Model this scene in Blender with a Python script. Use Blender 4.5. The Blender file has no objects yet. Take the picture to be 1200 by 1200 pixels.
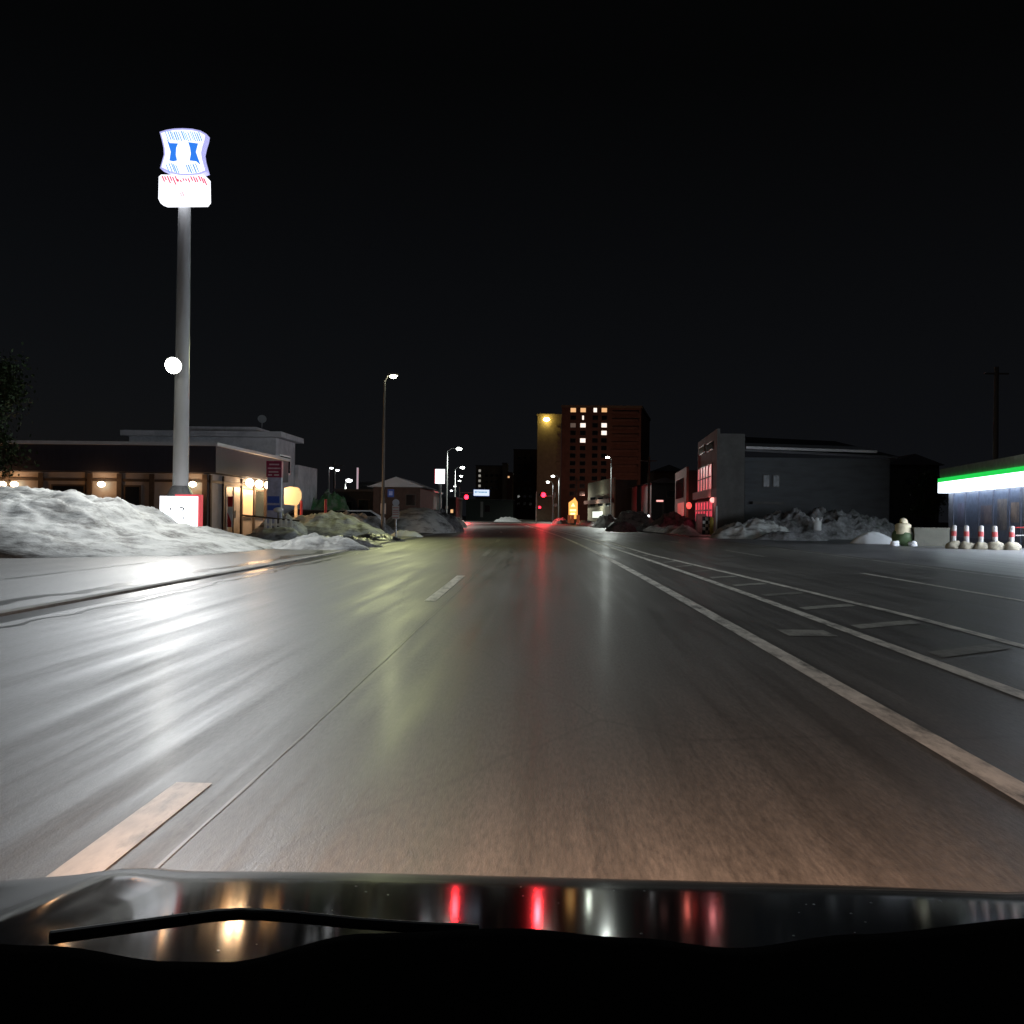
import bpy, bmesh, math, random
from mathutils import Vector, Matrix, noise
random.seed(7)
R = math.radians
sc = bpy.context.scene
C = sc.collection
# ------------------------------------------------------------------ camera
F = 1130.0
CAM = Vector((0, 0, 1.18))
YAW, PITCH, ROLL = R(1.93), R(0.26), R(0.75)
M3 = (Matrix.Rotation(YAW, 3, 'Z') @ Matrix.Rotation(R(90) + PITCH, 3, 'X') @ Matrix.Rotation(ROLL, 3, 'Z'))
cd = bpy.data.cameras.new('camera'); cam = bpy.data.objects.new('camera', cd); C.objects.link(cam)
cam.matrix_world = Matrix.Translation(CAM) @ M3.to_4x4()
cd.sensor_width = 36; cd.lens = 36 * F / 1200; cd.clip_start = .02; cd.clip_end = 5000
sc.camera = cam
def ray(px, py):
    return M3 @ Vector(((px - 600) / F, -(py - 600) / F, -1))
def P(px, py, Y):                       # point of the place seen in direction px,py at distance Y along the road
    d = ray(px, py); return CAM + d * (Y / d.y)
def G(px, py):                          # the same on the ground
    d = ray(px, py); return CAM + d * (-CAM.z / d.z)
def PX(px, Y): return P(px, 604, Y).x
def PZ(px, py, Y): return P(px, py, Y).z
def onwall(A, B, px, py):               # (u metres along wall from A, z)
    d = ray(px, py); ax, ay = A; ux, uy = B[0] - ax, B[1] - ay
    L = math.hypot(ux, uy); nx, ny = uy / L, -ux / L
    t = ((ax - CAM.x) * nx + (ay - CAM.y) * ny) / (d.x * nx + d.y * ny)
    p = CAM + d * t
    return ((p.x - ax) * ux + (p.y - ay) * uy) / L, p.z
# ------------------------------------------------------------------ materials
MATS = {}
def mat(name, col, rough=.7, var=.25, scale=3., spec=.4, metal=0, emit=None, es=0, bump=0, dirt=None, dscale=1.2, stretch=(1, 1, 1), coat=0):
    m = bpy.data.materials.new(name); m.use_nodes = True; nt = m.node_tree; N = nt.nodes; Lk = nt.links
    b = N['Principled BSDF']
    b.inputs['Roughness'].default_value = rough; b.inputs['Metallic'].default_value = metal
    b.inputs['Specular IOR Level'].default_value = spec; b.inputs['Coat Weight'].default_value = coat
    if emit:
        b.inputs['Emission Color'].default_value = (*emit, 1); b.inputs['Emission Strength'].default_value = es
    tc = N.new('ShaderNodeTexCoord'); mp = N.new('ShaderNodeMapping'); mp.inputs['Scale'].default_value = stretch
    Lk.new(tc.outputs['Object'], mp.inputs[0])
    nz = N.new('ShaderNodeTexNoise'); nz.inputs['Scale'].default_value = scale; nz.inputs['Detail'].default_value = 6
    nz.inputs['Roughness'].default_value = .65
    Lk.new(mp.outputs[0], nz.inputs['Vector'])
    cr = N.new('ShaderNodeValToRGB'); cr.color_ramp.elements[0].position = .3; cr.color_ramp.elements[1].position = .7
    cr.color_ramp.elements[0].color = (*[c * (1 - var) for c in col], 1); cr.color_ramp.elements[1].color = (*[min(1, c * (1 + var)) for c in col], 1)
    Lk.new(nz.outputs['Fac'], cr.inputs[0]); out = cr.outputs[0]
    if dirt:
        n2 = N.new('ShaderNodeTexNoise'); n2.inputs['Scale'].default_value = dscale; n2.inputs['Detail'].default_value = 9
        n2.inputs['Roughness'].default_value = .7; Lk.new(mp.outputs[0], n2.inputs['Vector'])
        c2 = N.new('ShaderNodeValToRGB'); c2.color_ramp.elements[0].position = .47; c2.color_ramp.elements[1].position = .66
        Lk.new(n2.outputs['Fac'], c2.inputs[0])
        mx = N.new('ShaderNodeMix'); mx.data_type = 'RGBA'; Lk.new(c2.outputs[0], mx.inputs[0]); Lk.new(out, mx.inputs[6])
        mx.inputs[7].default_value = (*dirt, 1); out = mx.outputs[2]
    Lk.new(out, b.inputs['Base Color'])
    if bump:
        bp = N.new('ShaderNodeBump'); bp.inputs['Strength'].default_value = bump; bp.inputs['Distance'].default_value = .05
        Lk.new(nz.outputs['Fac'], bp.inputs['Height']); Lk.new(bp.outputs[0], b.inputs['Normal'])
    MATS[name] = m; return m
def glow(name, col, es): return mat(name, [c * .6 for c in col], .4, .05, emit=col, es=es)

def asphalt(name, base, r0, r1, sx=1.0):
    """worn, damp asphalt: long streaks along the traffic direction in tone and gloss, fine grain, thin cracks"""
    m = bpy.data.materials.new(name); m.use_nodes = True; nt = m.node_tree; N = nt.nodes; Lk = nt.links; b = N['Principled BSDF']
    tc = N.new('ShaderNodeTexCoord')
    def nz(scale, st, det=5, ro=.6):
        mp = N.new('ShaderNodeMapping'); mp.inputs['Scale'].default_value = st; Lk.new(tc.outputs['Object'], mp.inputs[0])
        n = N.new('ShaderNodeTexNoise'); n.inputs['Scale'].default_value = scale; n.inputs['Detail'].default_value = det; n.inputs['Roughness'].default_value = ro
        Lk.new(mp.outputs[0], n.inputs['Vector']); return n.outputs['Fac']
    def mr(v, a, b_, c, d):
        n = N.new('ShaderNodeMapRange'); n.inputs[1].default_value = a; n.inputs[2].default_value = b_; n.inputs[3].default_value = c; n.inputs[4].default_value = d
        Lk.new(v, n.inputs[0]); return n.outputs[0]
    def mth(op, x, y):
        n = N.new('ShaderNodeMath'); n.operation = op
        for i, v in enumerate((x, y)):
            if isinstance(v, (int, float)): n.inputs[i].default_value = v
            else: Lk.new(v, n.inputs[i])
        return n.outputs[0]
    streak = nz(2.2, (1.6 * sx, .05, 1), 6, .7); patch = nz(.35, (1, .35, 1), 4); fine = nz(55, (1, .16, 1), 4, .75); grain = nz(160, (1, .5, 1), 2)
    tone = mth('MULTIPLY', mr(streak, .3, .7, .6, 1.5), mth('MULTIPLY', mr(patch, .3, .7, .75, 1.3), mr(fine, .3, .7, .55, 1.5)))
    # hairline cracks
    wn = N.new('ShaderNodeTexVoronoi'); wn.feature = 'DISTANCE_TO_EDGE'; wn.inputs['Scale'].default_value = .33
    mpv = N.new('ShaderNodeMapping'); mpv.inputs['Scale'].default_value = (1, .45, 1)
    wob = N.new('ShaderNodeTexNoise'); wob.inputs['Scale'].default_value = 1.4; wob.inputs['Detail'].default_value = 6
    Lk.new(tc.outputs['Object'], wob.inputs['Vector'])
    vm = N.new('ShaderNodeMix'); vm.data_type = 'VECTOR'; vm.inputs[0].default_value = .12
    Lk.new(tc.outputs['Object'], vm.inputs[4]); Lk.new(wob.outputs['Color'], vm.inputs[5])
    Lk.new(vm.outputs[1], mpv.inputs[0]); Lk.new(mpv.outputs[0], wn.inputs['Vector'])
    crk = mr(wn.outputs['Distance'], 0, .005, .72, 1)
    tone = mth('MULTIPLY', tone, crk)
    mx = N.new('ShaderNodeMix'); mx.data_type = 'RGBA'; mx.blend_type = 'MULTIPLY'; mx.inputs[0].default_value = 1
    mx.inputs[6].default_value = (*base, 1); Lk.new(tone, mx.inputs[7]); Lk.new(mx.outputs[2], b.inputs['Base Color'])
    Lk.new(mth('ADD', mr(streak, .3, .7, r0, r1), mr(patch, .3, .7, -.06, .08)), b.inputs['Roughness'])
    b.inputs['Specular IOR Level'].default_value = .5; b.inputs['Coat Weight'].default_value = .018; b.inputs['Coat Roughness'].default_value = .22
    bp = N.new('ShaderNodeBump'); bp.inputs['Strength'].default_value = .2; bp.inputs['Distance'].default_value = .006
    Lk.new(mth('ADD', fine, grain), bp.inputs['Height']); Lk.new(bp.outputs[0], b.inputs['Normal'])
    MATS[name] = m; return m
asph = asphalt('asphalt', (.062, .060, .056), .43, .62)
asph_side = asphalt('asphalt_side', (.085, .083, .08), .40, .55)
lot = asphalt('lot_surface', (.10, .10, .105), .28, .5)
paint = mat('road_paint', (.62, .60, .54), .55, .3, 9, dirt=(.12, .12, .11), dscale=5, stretch=(1, .3, 1))
paintworn = mat('worn_paint', (.30, .30, .27), .55, .3, 9, dirt=(.07, .07, .065), dscale=3, stretch=(1, .5, 1))
paintw2 = mat('faded_paint', (.17, .17, .15), .55, .3, 9, dirt=(.06, .06, .055), dscale=3)
seam = mat('tar_seam', (.018, .018, .018), .3, .2, 5)
seamp = mat('pale_seam', (.16, .16, .155), .5, .3, 5)
snowm = mat('snow', (.54, .55, .53), .75, .12, 2.5, .3, bump=.9, dirt=(.11, .108, .10), dscale=1.5, stretch=(.55, .8, 2.2))
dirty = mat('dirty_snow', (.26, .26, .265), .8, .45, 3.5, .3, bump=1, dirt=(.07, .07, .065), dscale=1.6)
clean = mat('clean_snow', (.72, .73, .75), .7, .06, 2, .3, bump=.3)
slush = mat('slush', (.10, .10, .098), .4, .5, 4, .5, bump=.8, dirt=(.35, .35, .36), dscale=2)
groundm = mat('ground_mat', (.07, .07, .068), .7, .4, .4, .3, dirt=(.22, .22, .23), dscale=.15)
white = mat('white_metal', (.62, .63, .64), .35, .06, 4)
polem = mat('sign_pole_paint', (.55, .56, .56), .4, .1, 2, stretch=(1, 1, .2))
galv = mat('galvanised', (.33, .34, .34), .45, .15, 8, metal=.4)
dpole = mat('brown_pole', (.10, .09, .08), .5, .2, 6)
black = mat('black_plastic', (.003, .003, .003), 1, .2, 20, 0)
rubber = mat('rubber', (.02, .02, .02), .7)
carpaint = mat('bonnet_paint', (.006, .006, .007), .08, .1, 2, .05)
chrome = mat('chrome', (.5, .5, .5), .2, .05, metal=1)
glassd = mat('dark_glass', (.012, .014, .017), .08, .2, 1, .6)
wallcream = mat('cream_wall', (.30, .28, .28), .8, .12, 2, dirt=(.26, .24, .21), dscale=.8)
wallwhite = mat('white_wall', (.75, .75, .77), .8, .1, 1.5, dirt=(.50, .50, .52), dscale=.6)
walldark = mat('dark_wall', (.06, .06, .062), .8, .25, 2)
wallgrey = mat('grey_wall', (.14, .14, .135), .8, .14, 1.5, dirt=(.10, .10, .095), dscale=.5)
wallside = mat('grey_siding', (.11, .12, .13), .75, .15, 2, dirt=(.08, .085, .09), dscale=.5, stretch=(1, 1, 5))
brick = mat('brown_brick', (.20, .095, .07), .8, .18, .8, dirt=(.14, .07, .05), dscale=.3)
brickt = mat('tan_brick', (.22, .16, .11), .8, .18, .8)
timber = mat('dark_timber', (.045, .032, .025), .7, .3, 6)
fascia = mat('fascia_panel', (.035, .037, .055), .55, .15, 2, stretch=(3, 3, .5))
concrete = mat('concrete', (.30, .29, .26), .85, .2, 4, dirt=(.17, .165, .15), dscale=1.5, bump=.3)
redp = mat('red_paint', (.45, .03, .03), .45, .1)
whitep = mat('white_paint', (.7, .7, .68), .45, .08)
bluep = mat('blue_paint', (.04, .10, .45), .45, .08)
yellp = mat('yellow_paint', (.45, .33, .05), .5, .1)
leaf = mat('leaf', (.05, .085, .035), .6, .4, 3)
bark = mat('bark', (.07, .055, .045), .9, .3, 5, bump=.6)
tarp = mat('green_tarp', (.06, .20, .08), .55, .4, 3, bump=.8, dirt=(.3, .32, .3))
roofm = mat('roof_metal', (.09, .09, .10), .5, .2, 2)
cloth = mat('pale_cloth', (.60, .54, .38), .85, .15, 5, bump=.6)
e_white = glow('lit_white_panel', (.90, .92, 1.0), 1.5)
e_cube = glow('lit_cube_panel', (.92, .95, 1.0), 2.0)
e_blue = glow('lit_blue_panel', (.03, .20, .80), 1.1)
e_lblue = glow('lit_pale_blue', (.20, .46, .90), .8)
e_edge = glow('lit_violet_edge', (.50, .50, .95), .9)
e_red = glow('lit_red_panel', (.85, .10, .18), .95)
e_reddark = glow('lit_red_frame', (.85, .10, .12), .55)
e_lamp = glow('lamp_lens_white', (1, .98, .88), 25)
e_lampg = glow('lamp_lens_greenish', (.97, 1, .72), 60)
e_lampc = glow('lamp_lens_cool', (.95, 1, .92), 25)
e_warm = glow('warm_bulb', (1, .60, .25), 9)
e_warmw = glow('warm_window', (1, .62, .30), .55)
e_globe = glow('warm_globe', (1, .78, .50), 12)
e_sig = glow('signal_red', (1, .010, .025), 14)
e_green = glow('lit_green_band', (.02, .78, .10), .85)
e_band = glow('lit_store_band', (.80, .90, 1.0), 4)
e_store = glow('store_window_light', (.80, .88, 1.0), 22)
e_signw = glow('lit_street_sign', (.75, .85, 1.0), 1.0)
e_signb = glow('lit_blue_writing', (.05, .35, .65), .6)
e_winA = glow('lit_window_amber', (1, .55, .25), .9)
e_winW = glow('lit_window_white', (1, .85, .75), 1.3)
e_winD = glow('lit_window_dim', (.8, .6, .5), .10)
e_orange = glow('lit_orange_sign', (1, .42, .10), 1.5)
e_orangel = glow('lit_yellow_writing', (1, .75, .3), 2.6)
e_tower = glow('tower_lamp', (1, .85, .20), 30)
e_small = glow('small_lamp', (.95, .97, 1.0), 7)
e_shop = glow('shop_front_light', (.9, .97, .85), 1.1)
e_pinkw = glow('rosy_window', (1, .32, .34), .22)
e_redw = glow('red_lit_window', (1, .08, .16), .35)
e_redl = glow('red_lantern', (1, .10, .08), 1.4)
e_pink = glow('rosy_lamp', (1, .45, .40), 1.3)
e_cream = glow('lit_cream_board', (1, .72, .40), .28)
e_head = glow('headlamp', (1, .8, .6), 3)
# ------------------------------------------------------------------ mesh helpers
class MB:
    def __init__(s): s.bm = bmesh.new()
    def face(s, pts):
        return s.bm.faces.new([s.bm.verts.new(p) for p in pts])
    def box(s, x0, x1, y0, y1, z0, z1):
        s.prism([(x0, y0), (x1, y0), (x1, y1), (x0, y1)], z0, z1); return s
    def prism(s, poly, z0, z1):
        n = len(poly); a = [s.bm.verts.new((x, y, z0)) for x, y in poly]; b = [s.bm.verts.new((x, y, z1)) for x, y in poly]
        for i in range(n): s.bm.faces.new((a[i], a[(i + 1) % n], b[(i + 1) % n], b[i]))
        s.bm.faces.new(a[::-1]); s.bm.faces.new(b); return s
    def slab(s, pts, off):                # planar polygon given thickness along the vector off
        n = len(pts); o = Vector(off); a = [s.bm.verts.new(p) for p in pts]; b = [s.bm.verts.new(Vector(p) + o) for p in pts]
        for i in range(n): s.bm.faces.new((a[i], a[(i + 1) % n], b[(i + 1) % n], b[i]))
        s.bm.faces.new(a[::-1]); s.bm.faces.new(b); return s
    def rod(s, a, b, r0, r1=None, n=12):
        a = Vector(a); b = Vector(b); r1 = r0 if r1 is None else r1; d = (b - a).normalized()
        u = d.cross(Vector((0, 0, 1)) if abs(d.z) < .9 else Vector((1, 0, 0))).normalized(); v = d.cross(u)
        c = [(math.cos(2 * math.pi * i / n), math.sin(2 * math.pi * i / n)) for i in range(n)]
        A = [s.bm.verts.new(a + (u * x + v * y) * r0) for x, y in c]; B = [s.bm.verts.new(b + (u * x + v * y) * r1) for x, y in c]
        for i in range(n): s.bm.faces.new((A[i], A[(i + 1) % n], B[(i + 1) % n], B[i]))
        s.bm.faces.new(A[::-1]); s.bm.faces.new(B); return s
    def tube(s, pts, r):
        for a, b in zip(pts, pts[1:]): s.rod(a, b, r)
        return s
    def lathe(s, c, prof, n=16):
        rings = [[s.bm.verts.new((c[0] + r * math.cos(2 * math.pi * i / n), c[1] + r * math.sin(2 * math.pi * i / n), c[2] + z)) for i in range(n)] for r, z in prof]
        for A, B in zip(rings, rings[1:]):
            for i in range(n): s.bm.faces.new((A[i], A[(i + 1) % n], B[(i + 1) % n], B[i]))
        s.bm.faces.new(rings[0][::-1]); s.bm.faces.new(rings[-1]); return s
    def ball(s, c, r, sq=(1, 1, 1), n=12, amp=0, seed=0):
        v = bmesh.ops.create_uvsphere(s.bm, u_segments=n, v_segments=n // 2 + 2, radius=1)['verts']
        for q in v:
            k = 1 + amp * noise.noise(q.co * 1.7 + Vector((seed, seed, seed)))
            q.co = Vector((q.co.x * r * sq[0] * k + c[0], q.co.y * r * sq[1] * k + c[1], q.co.z * r * sq[2] * k + c[2]))
        return s
    def wall(s, A, B, u0, u1, z0, z1, o0, o1):   # box along wall A->B, between outward offsets o0,o1 (outward = right-hand side of A->B)
        ux, uy = B[0] - A[0], B[1] - A[1]; L = math.hypot(ux, uy); ux /= L; uy /= L; nx, ny = uy, -ux
        f = lambda u, o: (A[0] + ux * u + nx * o, A[1] + uy * u + ny * o)
        s.prism([f(u0, o0), f(u1, o0), f(u1, o1), f(u0, o1)], z0, z1); return s
    def build(s, name, m, parent=None, bevel=0, smooth=False):
        if bevel: bmesh.ops.bevel(s.bm, geom=s.bm.edges[:], offset=bevel, segments=2, affect='EDGES')
        bmesh.ops.recalc_face_normals(s.bm, faces=s.bm.faces[:])
        off = Vector((0, 0, 0)); p = parent
        while p: off += p.location; p = p.parent
        if parent is None:
            xs = [v.co for v in s.bm.verts]; c = sum(xs, Vector()) / len(xs); off = Vector((c.x, c.y, min(v.z for v in xs)))
        for v in s.bm.verts: v.co -= off
        me = bpy.data.meshes.new(name); s.bm.to_mesh(me); s.bm.free(); me.materials.append(m)
        if smooth:
            for f in me.polygons: f.use_smooth = True
        o = bpy.data.objects.new(name, me); C.objects.link(o)
        if parent: o.parent = parent
        else: o.location = off
        return o
def tag(o, label, cat, group=None, kind=None):
    o['label'] = label; o['category'] = cat
    if group: o['group'] = group
    if kind: o['kind'] = kind
    return o
def thing(name, loc, label, cat, group=None):
    o = bpy.data.objects.new(name, None); C.objects.link(o); o.location = loc; o.empty_display_size = .3
    return tag(o, label, cat, group)
def struct(o): o['kind'] = 'structure'; return o
def lamp(parent, kind, loc, energy, col, target=None, angle=160, blend=.8, size=.15):
    l = bpy.data.lights.new('light', kind); l.energy = energy; l.color = col
    if kind == 'SPOT': l.spot_size = R(angle); l.spot_blend = blend
    if kind == 'AREA': l.size = 1.5
    else: l.shadow_soft_size = size
    o = bpy.data.objects.new('light', l); C.objects.link(o)
    off = parent.location if parent else Vector((0, 0, 0))
    o.location = Vector(loc) - off
    if parent: o.parent = parent
    t = Vector(target) if target else Vector(loc) - Vector((0, 0, 1))
    o.rotation_euler = (t - Vector(loc)).to_track_quat('-Z', 'Y').to_euler()
    return o
# ------------------------------------------------------------------ road alignment
def bend(Y):                             # the road swings gently left in the distance
    if Y < 0: return 0
    return -Y * Y / 3000 if Y < 85 else -2.408 - .052 * (Y - 85)
YS = [-30 + 2 * i for i in range(65)] + [105 + 6 * i for i in range(50)] + [420, 520, 700]
def strip(name, x0, x1, z, m, ya=-30, yb=700, z1=None, skirt=0):
    b = bmesh.new(); ys = [ya] + [y for y in YS if ya < y < yb] + [yb]; f0 = x0 if callable(x0) else (lambda y: x0); f1 = x1 if callable(x1) else (lambda y: x1)
    pr = None
    for y in ys:
        ring = [(f0(y) + bend(y), z), (f1(y) + bend(y), z)]
        if skirt: ring = [(ring[0][0], z - skirt)] + ring + [(ring[-1][0], z - skirt)]
        cur = [b.verts.new((x, y, zz)) for x, zz in ring]
        if pr:
            for i in range(len(cur) - 1): b.faces.new((pr[i], pr[i + 1], cur[i + 1], cur[i]))
        pr = cur
    bmesh.ops.recalc_face_normals(b, faces=b.faces[:])
    me = bpy.data.meshes.new(name); b.to_mesh(me); b.free(); me.materials.append(m)
    if me.polygons[len(me.polygons) // 2].normal.z < 0 and not skirt: me.flip_normals()
    o = bpy.data.objects.new(name, me); C.objects.link(o); return struct(o)
g = MB(); g.face([(-1500, -200, -.02), (1500, -200, -.02), (1500, 2500, -.02), (-1500, 2500, -.02)]); struct(g.build('ground', groundm))
# right side of the carriageway widens into a forecourt and side road near the shop
strip('road', -5.6, lambda y: 10.6, 0.0, asph)
strip('gutter', -5.95, -5.6, 0.001, seam)
strip('kerb', -6.1, -5.95, .035, concrete, skirt=.05)
strip('pavement', -8.8, -6.1, .03, asph_side, skirt=.05)
strip('car_park', -26, -8.8, .004, asph_side, ya=-30, yb=75)
strip('forecourt', 10.6, 40, .004, lot, ya=-30, yb=62)
strip('far_pavement', 10.6, 13.2, .08, asph_side, ya=62, yb=185, skirt=.1)
cr = MB(); cr.face([(-120, 186, .004), (120, 186, .004), (120, 198, .004), (-120, 198, .004)]); struct(cr.build('cross_road', asph))
# tar seams and frost cracks by the left gutter
def wobble(name, x, w, ya, yb, m, amp, z=.008, sd=0):
    ys = [ya + (yb - ya) * i / 120 for i in range(121)]
    b = bmesh.new(); pr = None
    for y in ys:
        c = x + bend(y) + amp * noise.noise(Vector((y * .45, sd, 0))) + amp * .4 * noise.noise(Vector((y * 1.7, sd, 5))); ww = w * (.5 + .9 * abs(noise.noise(Vector((y * 1.1, sd + 9, 0)))))
        cur = [b.verts.new((c - ww, y, z)), b.verts.new((c + ww, y, z))]
        if pr: b.faces.new((pr[0], pr[1], cur[1], cur[0]))
        pr = cur
    me = bpy.data.meshes.new(name); b.to_mesh(me); b.free(); me.materials.append(m)
    o = bpy.data.objects.new(name, me); C.objects.link(o); return struct(o)
wobble('road_seam', -5.35, .05, 6, 34, seam, .30, .003, 1)
wobble('road_seam', -6.5, .20, 8, 30, seam, .45, .033, 2)
wobble('pavement_seam', -8.82, .05, 8, 30, seam, .12, .036, 3)
wobble('road_seam', -1.26, .010, 2, 34, seamp, .012, .003, 4)
wobble('road_crack', -.75, .025, 22, 44, mat('crack_fill', (.035, .034, .032), .5), .35, .003, 6)
# painted markings
def mark(x0, x1, ya, yb, m=paint, name='lane_marking'):
    return strip(name, x0, x1, .005, m, ya, yb)
mark(2.02, 2.19, -5, 180, paint)
def l2(y): return 3.30 if y < 14 else 3.30 - .15 * min(1, (y - 14) / 20)
def l3(y): return 4.62 if y < 12 else max(3.75, 4.62 - .045 * (y - 12))
strip('lane_marking', lambda y: l2(y) - .075, lambda y: l2(y) + .075, .005, paint, -5, 150)
strip('lane_marking', lambda y: l3(y) - .07, lambda y: l3(y) + .07, .005, paint, -5, 120)
for ya, yb, m in ((-1.5, 4.15, paint), (13.2, 18.9, paint), (28.3, 34, paintw2), (43, 49, paintw2), (69, 74, paint), (84, 90, paintw2)):
    mark(-1.58, -1.42, ya, yb, m)
for ya, yb in ((4, 9), (13.5, 22), (31, 37), (46, 52), (61, 67), (76, 82)): mark(7.27, 7.40, ya, yb, paint if ya < 20 else paintworn)
mark(10.1, 10.22, 3, 60, paintworn)
for i in range(16):                      # worn hatching between the median lines
    y = 8.5 + i * 2.15; wdt = .35
    b = MB(); xa, xb = l2(y) + .2 + bend(y), l3(y) - .2 + bend(y)
    b.face([(xa, y, .0045), (xb, y + .7, .0045), (xb, y + .7 + wdt, .0045), (xa, y + wdt, .0045)]); struct(b.build('hatch_marking', paintworn if i % 3 else paintw2))
for px, py, w, l in ((945, 742, .5, .55),):
    p = G(px, py); b = MB(); b.face([(p.x - w / 2, p.y - l / 2, .0045), (p.x + w / 2, p.y - l / 2, .0045), (p.x + w / 2, p.y + l / 2, .0045), (p.x - w / 2, p.y + l / 2, .0045)]); struct(b.build('worn_marking', paintworn))
for y in (176, 180): pass
st = MB(); st.face([(-5.5 + bend(172), 172, .005), (2 + bend(172), 172, .005), (2 + bend(172), 172.6, .005), (-5.5 + bend(172), 172.6, .005)]); struct(st.build('stop_line', paint))
# ------------------------------------------------------------------ snow
def field(name, fx, hf, y0f, y1f, m, label, nx=160, ny=60, amp=.25, sd=0, k=.6, group=None, freq=1.0):
    x0, x1 = fx; b = bmesh.new(); rows = []
    for i in range(nx + 1):
        x = x0 + (x1 - x0) * i / nx; r = []
        for j in range(ny + 1):
            t = j / ny; y = y0f(x) + (y1f(x) - y0f(x)) * t
            v = Vector((x * .7 * freq, y * .7 * freq, sd)); nz_ = noise.fractal(v, .8, 2.1, 6); rd = abs(noise.noise(v * 2.6)) 
            pr = max(0, math.sin(math.pi * t)) ** k; h = hf(x)
            z = h * pr * (1 + amp * nz_ - .35 * amp * rd) - .04
            r.append(b.verts.new((x + .12 * noise.noise(v * 1.3), y + .25 * noise.noise(v * 1.1 + Vector((3, 3, 3))), z)))
        rows.append(r)
    for A, B in zip(rows, rows[1:]):
        for j in range(ny): b.faces.new((A[j], B[j], B[j + 1], A[j + 1]))
    w = MB(); w.bm.free(); w.bm = b
    o = w.build(name, m, smooth=True); return tag(o, label, 'snow pile', group)
def interp(tab):
    def f(x):
        if x <= tab[0][0]: return tab[0][1]
        for (a, va), (c, vc) in zip(tab, tab[1:]):
            if x <= c:
                t = (x - a) / (c - a); t = t * t * (3 - 2 * t); return va + (vc - va) * t
        return tab[-1][1]
    return f
field('snow_bank', (-34, -8.6), interp([(-34, 2.0), (-16, 1.72), (-13.7, 1.62), (-13, 1.42), (-12.1, .90), (-11.6, .78), (-10.8, .55), (-10, .38), (-9.2, .18), (-8.6, .0)]),
      interp([(-34, 20), (-13, 23), (-10, 25), (-9, 27), (-8.6, 30)]), interp([(-34, 36), (-14, 35), (-12, 36.5), (-8.6, 36.5)]), snowm,
      'large ploughed snow bank with grey streaks, in front of the low shop on the left', 300, 130, .22, 1.5, .62)
def mound(px, py, Y, w, dpt, h, label, m=snowm, sd=0, amp=.35, n=70, name='snow_pile', group=None, x=None, freq=1.6):
    cx = PX(px, Y) if x is None else x
    def hf(X): 
        t = (X - cx) / (w / 2); return h * max(0, 1 - abs(t) ** 2.2) ** .8
    def e(X):
        t = min(1, abs((X - cx) / (w / 2))); return dpt / 2 * math.sqrt(max(.02, 1 - t ** 2))
    return field(name, (cx - w / 2, cx + w / 2), hf, lambda X: Y - e(X), lambda X: Y + e(X), m, label, n, n // 2, amp, sd + cx, .75, group, freq)
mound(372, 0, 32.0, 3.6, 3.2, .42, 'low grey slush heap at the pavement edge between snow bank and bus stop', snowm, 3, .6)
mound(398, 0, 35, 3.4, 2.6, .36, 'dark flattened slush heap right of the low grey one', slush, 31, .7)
mound(325, 0, 42, 3.4, 2.0, .55, 'small smooth snow ridge at the foot of the striped totem sign', snowm, 4, .3)
mound(378, 0, 50, 7.0, 4.5, 1.15, 'warm lit rounded snow heap in the car park beside the shop', snowm, 5, .3)
mound(330, 0, 48, 3.0, 2.6, 1.05, 'brightly lit snow heap right below the three globe lamps', snowm, 6, .4)
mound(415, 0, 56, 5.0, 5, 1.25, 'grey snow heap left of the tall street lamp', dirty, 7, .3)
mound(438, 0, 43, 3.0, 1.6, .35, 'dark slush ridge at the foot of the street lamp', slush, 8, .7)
mound(490, 0, 66, 5.2, 8, 1.75, 'tall rounded snow hill with a greenish cast behind the bus stop sign', snowm, 9, .06)
mound(476, 0, 52, 1.8, 1.5, .4, 'small bright snow lump beside the bus stop post', clean, 10, .3)
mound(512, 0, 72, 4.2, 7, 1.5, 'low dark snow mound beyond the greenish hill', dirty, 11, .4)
mound(532, 0, 96, 2.6, 8, 1.0, 'white snow lump by the kerb before the crossing', snowm, 12, .35)
mound(595, 0, 205, 6, 5, 1.0, 'snow pile on the far side of the crossing', clean, 13, .3)
mound(657, 0, 160, 3.0, 5, 1.1, 'snow pile behind the right traffic signal post', snowm, 14, .3)
mound(712, 0, 112, 3.6, 5, 1.4, 'snow pile before the cream shop house', snowm, 15, .35)
mound(744, 0, 92, 4.6, 6, 1.9, 'greenish lit snow pile below the lamp on the right', snowm, 16, .25)
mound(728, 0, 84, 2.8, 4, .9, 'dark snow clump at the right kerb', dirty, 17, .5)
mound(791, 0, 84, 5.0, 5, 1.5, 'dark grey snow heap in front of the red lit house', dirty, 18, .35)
mound(884, 0, 60, 5.6, 3.4, 1.1, 'pale peaked snow pile at the corner of the grey building', snowm, 19, .4)
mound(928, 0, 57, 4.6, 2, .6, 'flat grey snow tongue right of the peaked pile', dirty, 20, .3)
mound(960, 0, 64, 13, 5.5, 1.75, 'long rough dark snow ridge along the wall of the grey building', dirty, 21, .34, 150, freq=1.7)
mound(1024, 0, 51, 2.4, 1.4, .62, 'clean white snow wedge left of the wrapped shrub', clean, 22, .15)
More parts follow.
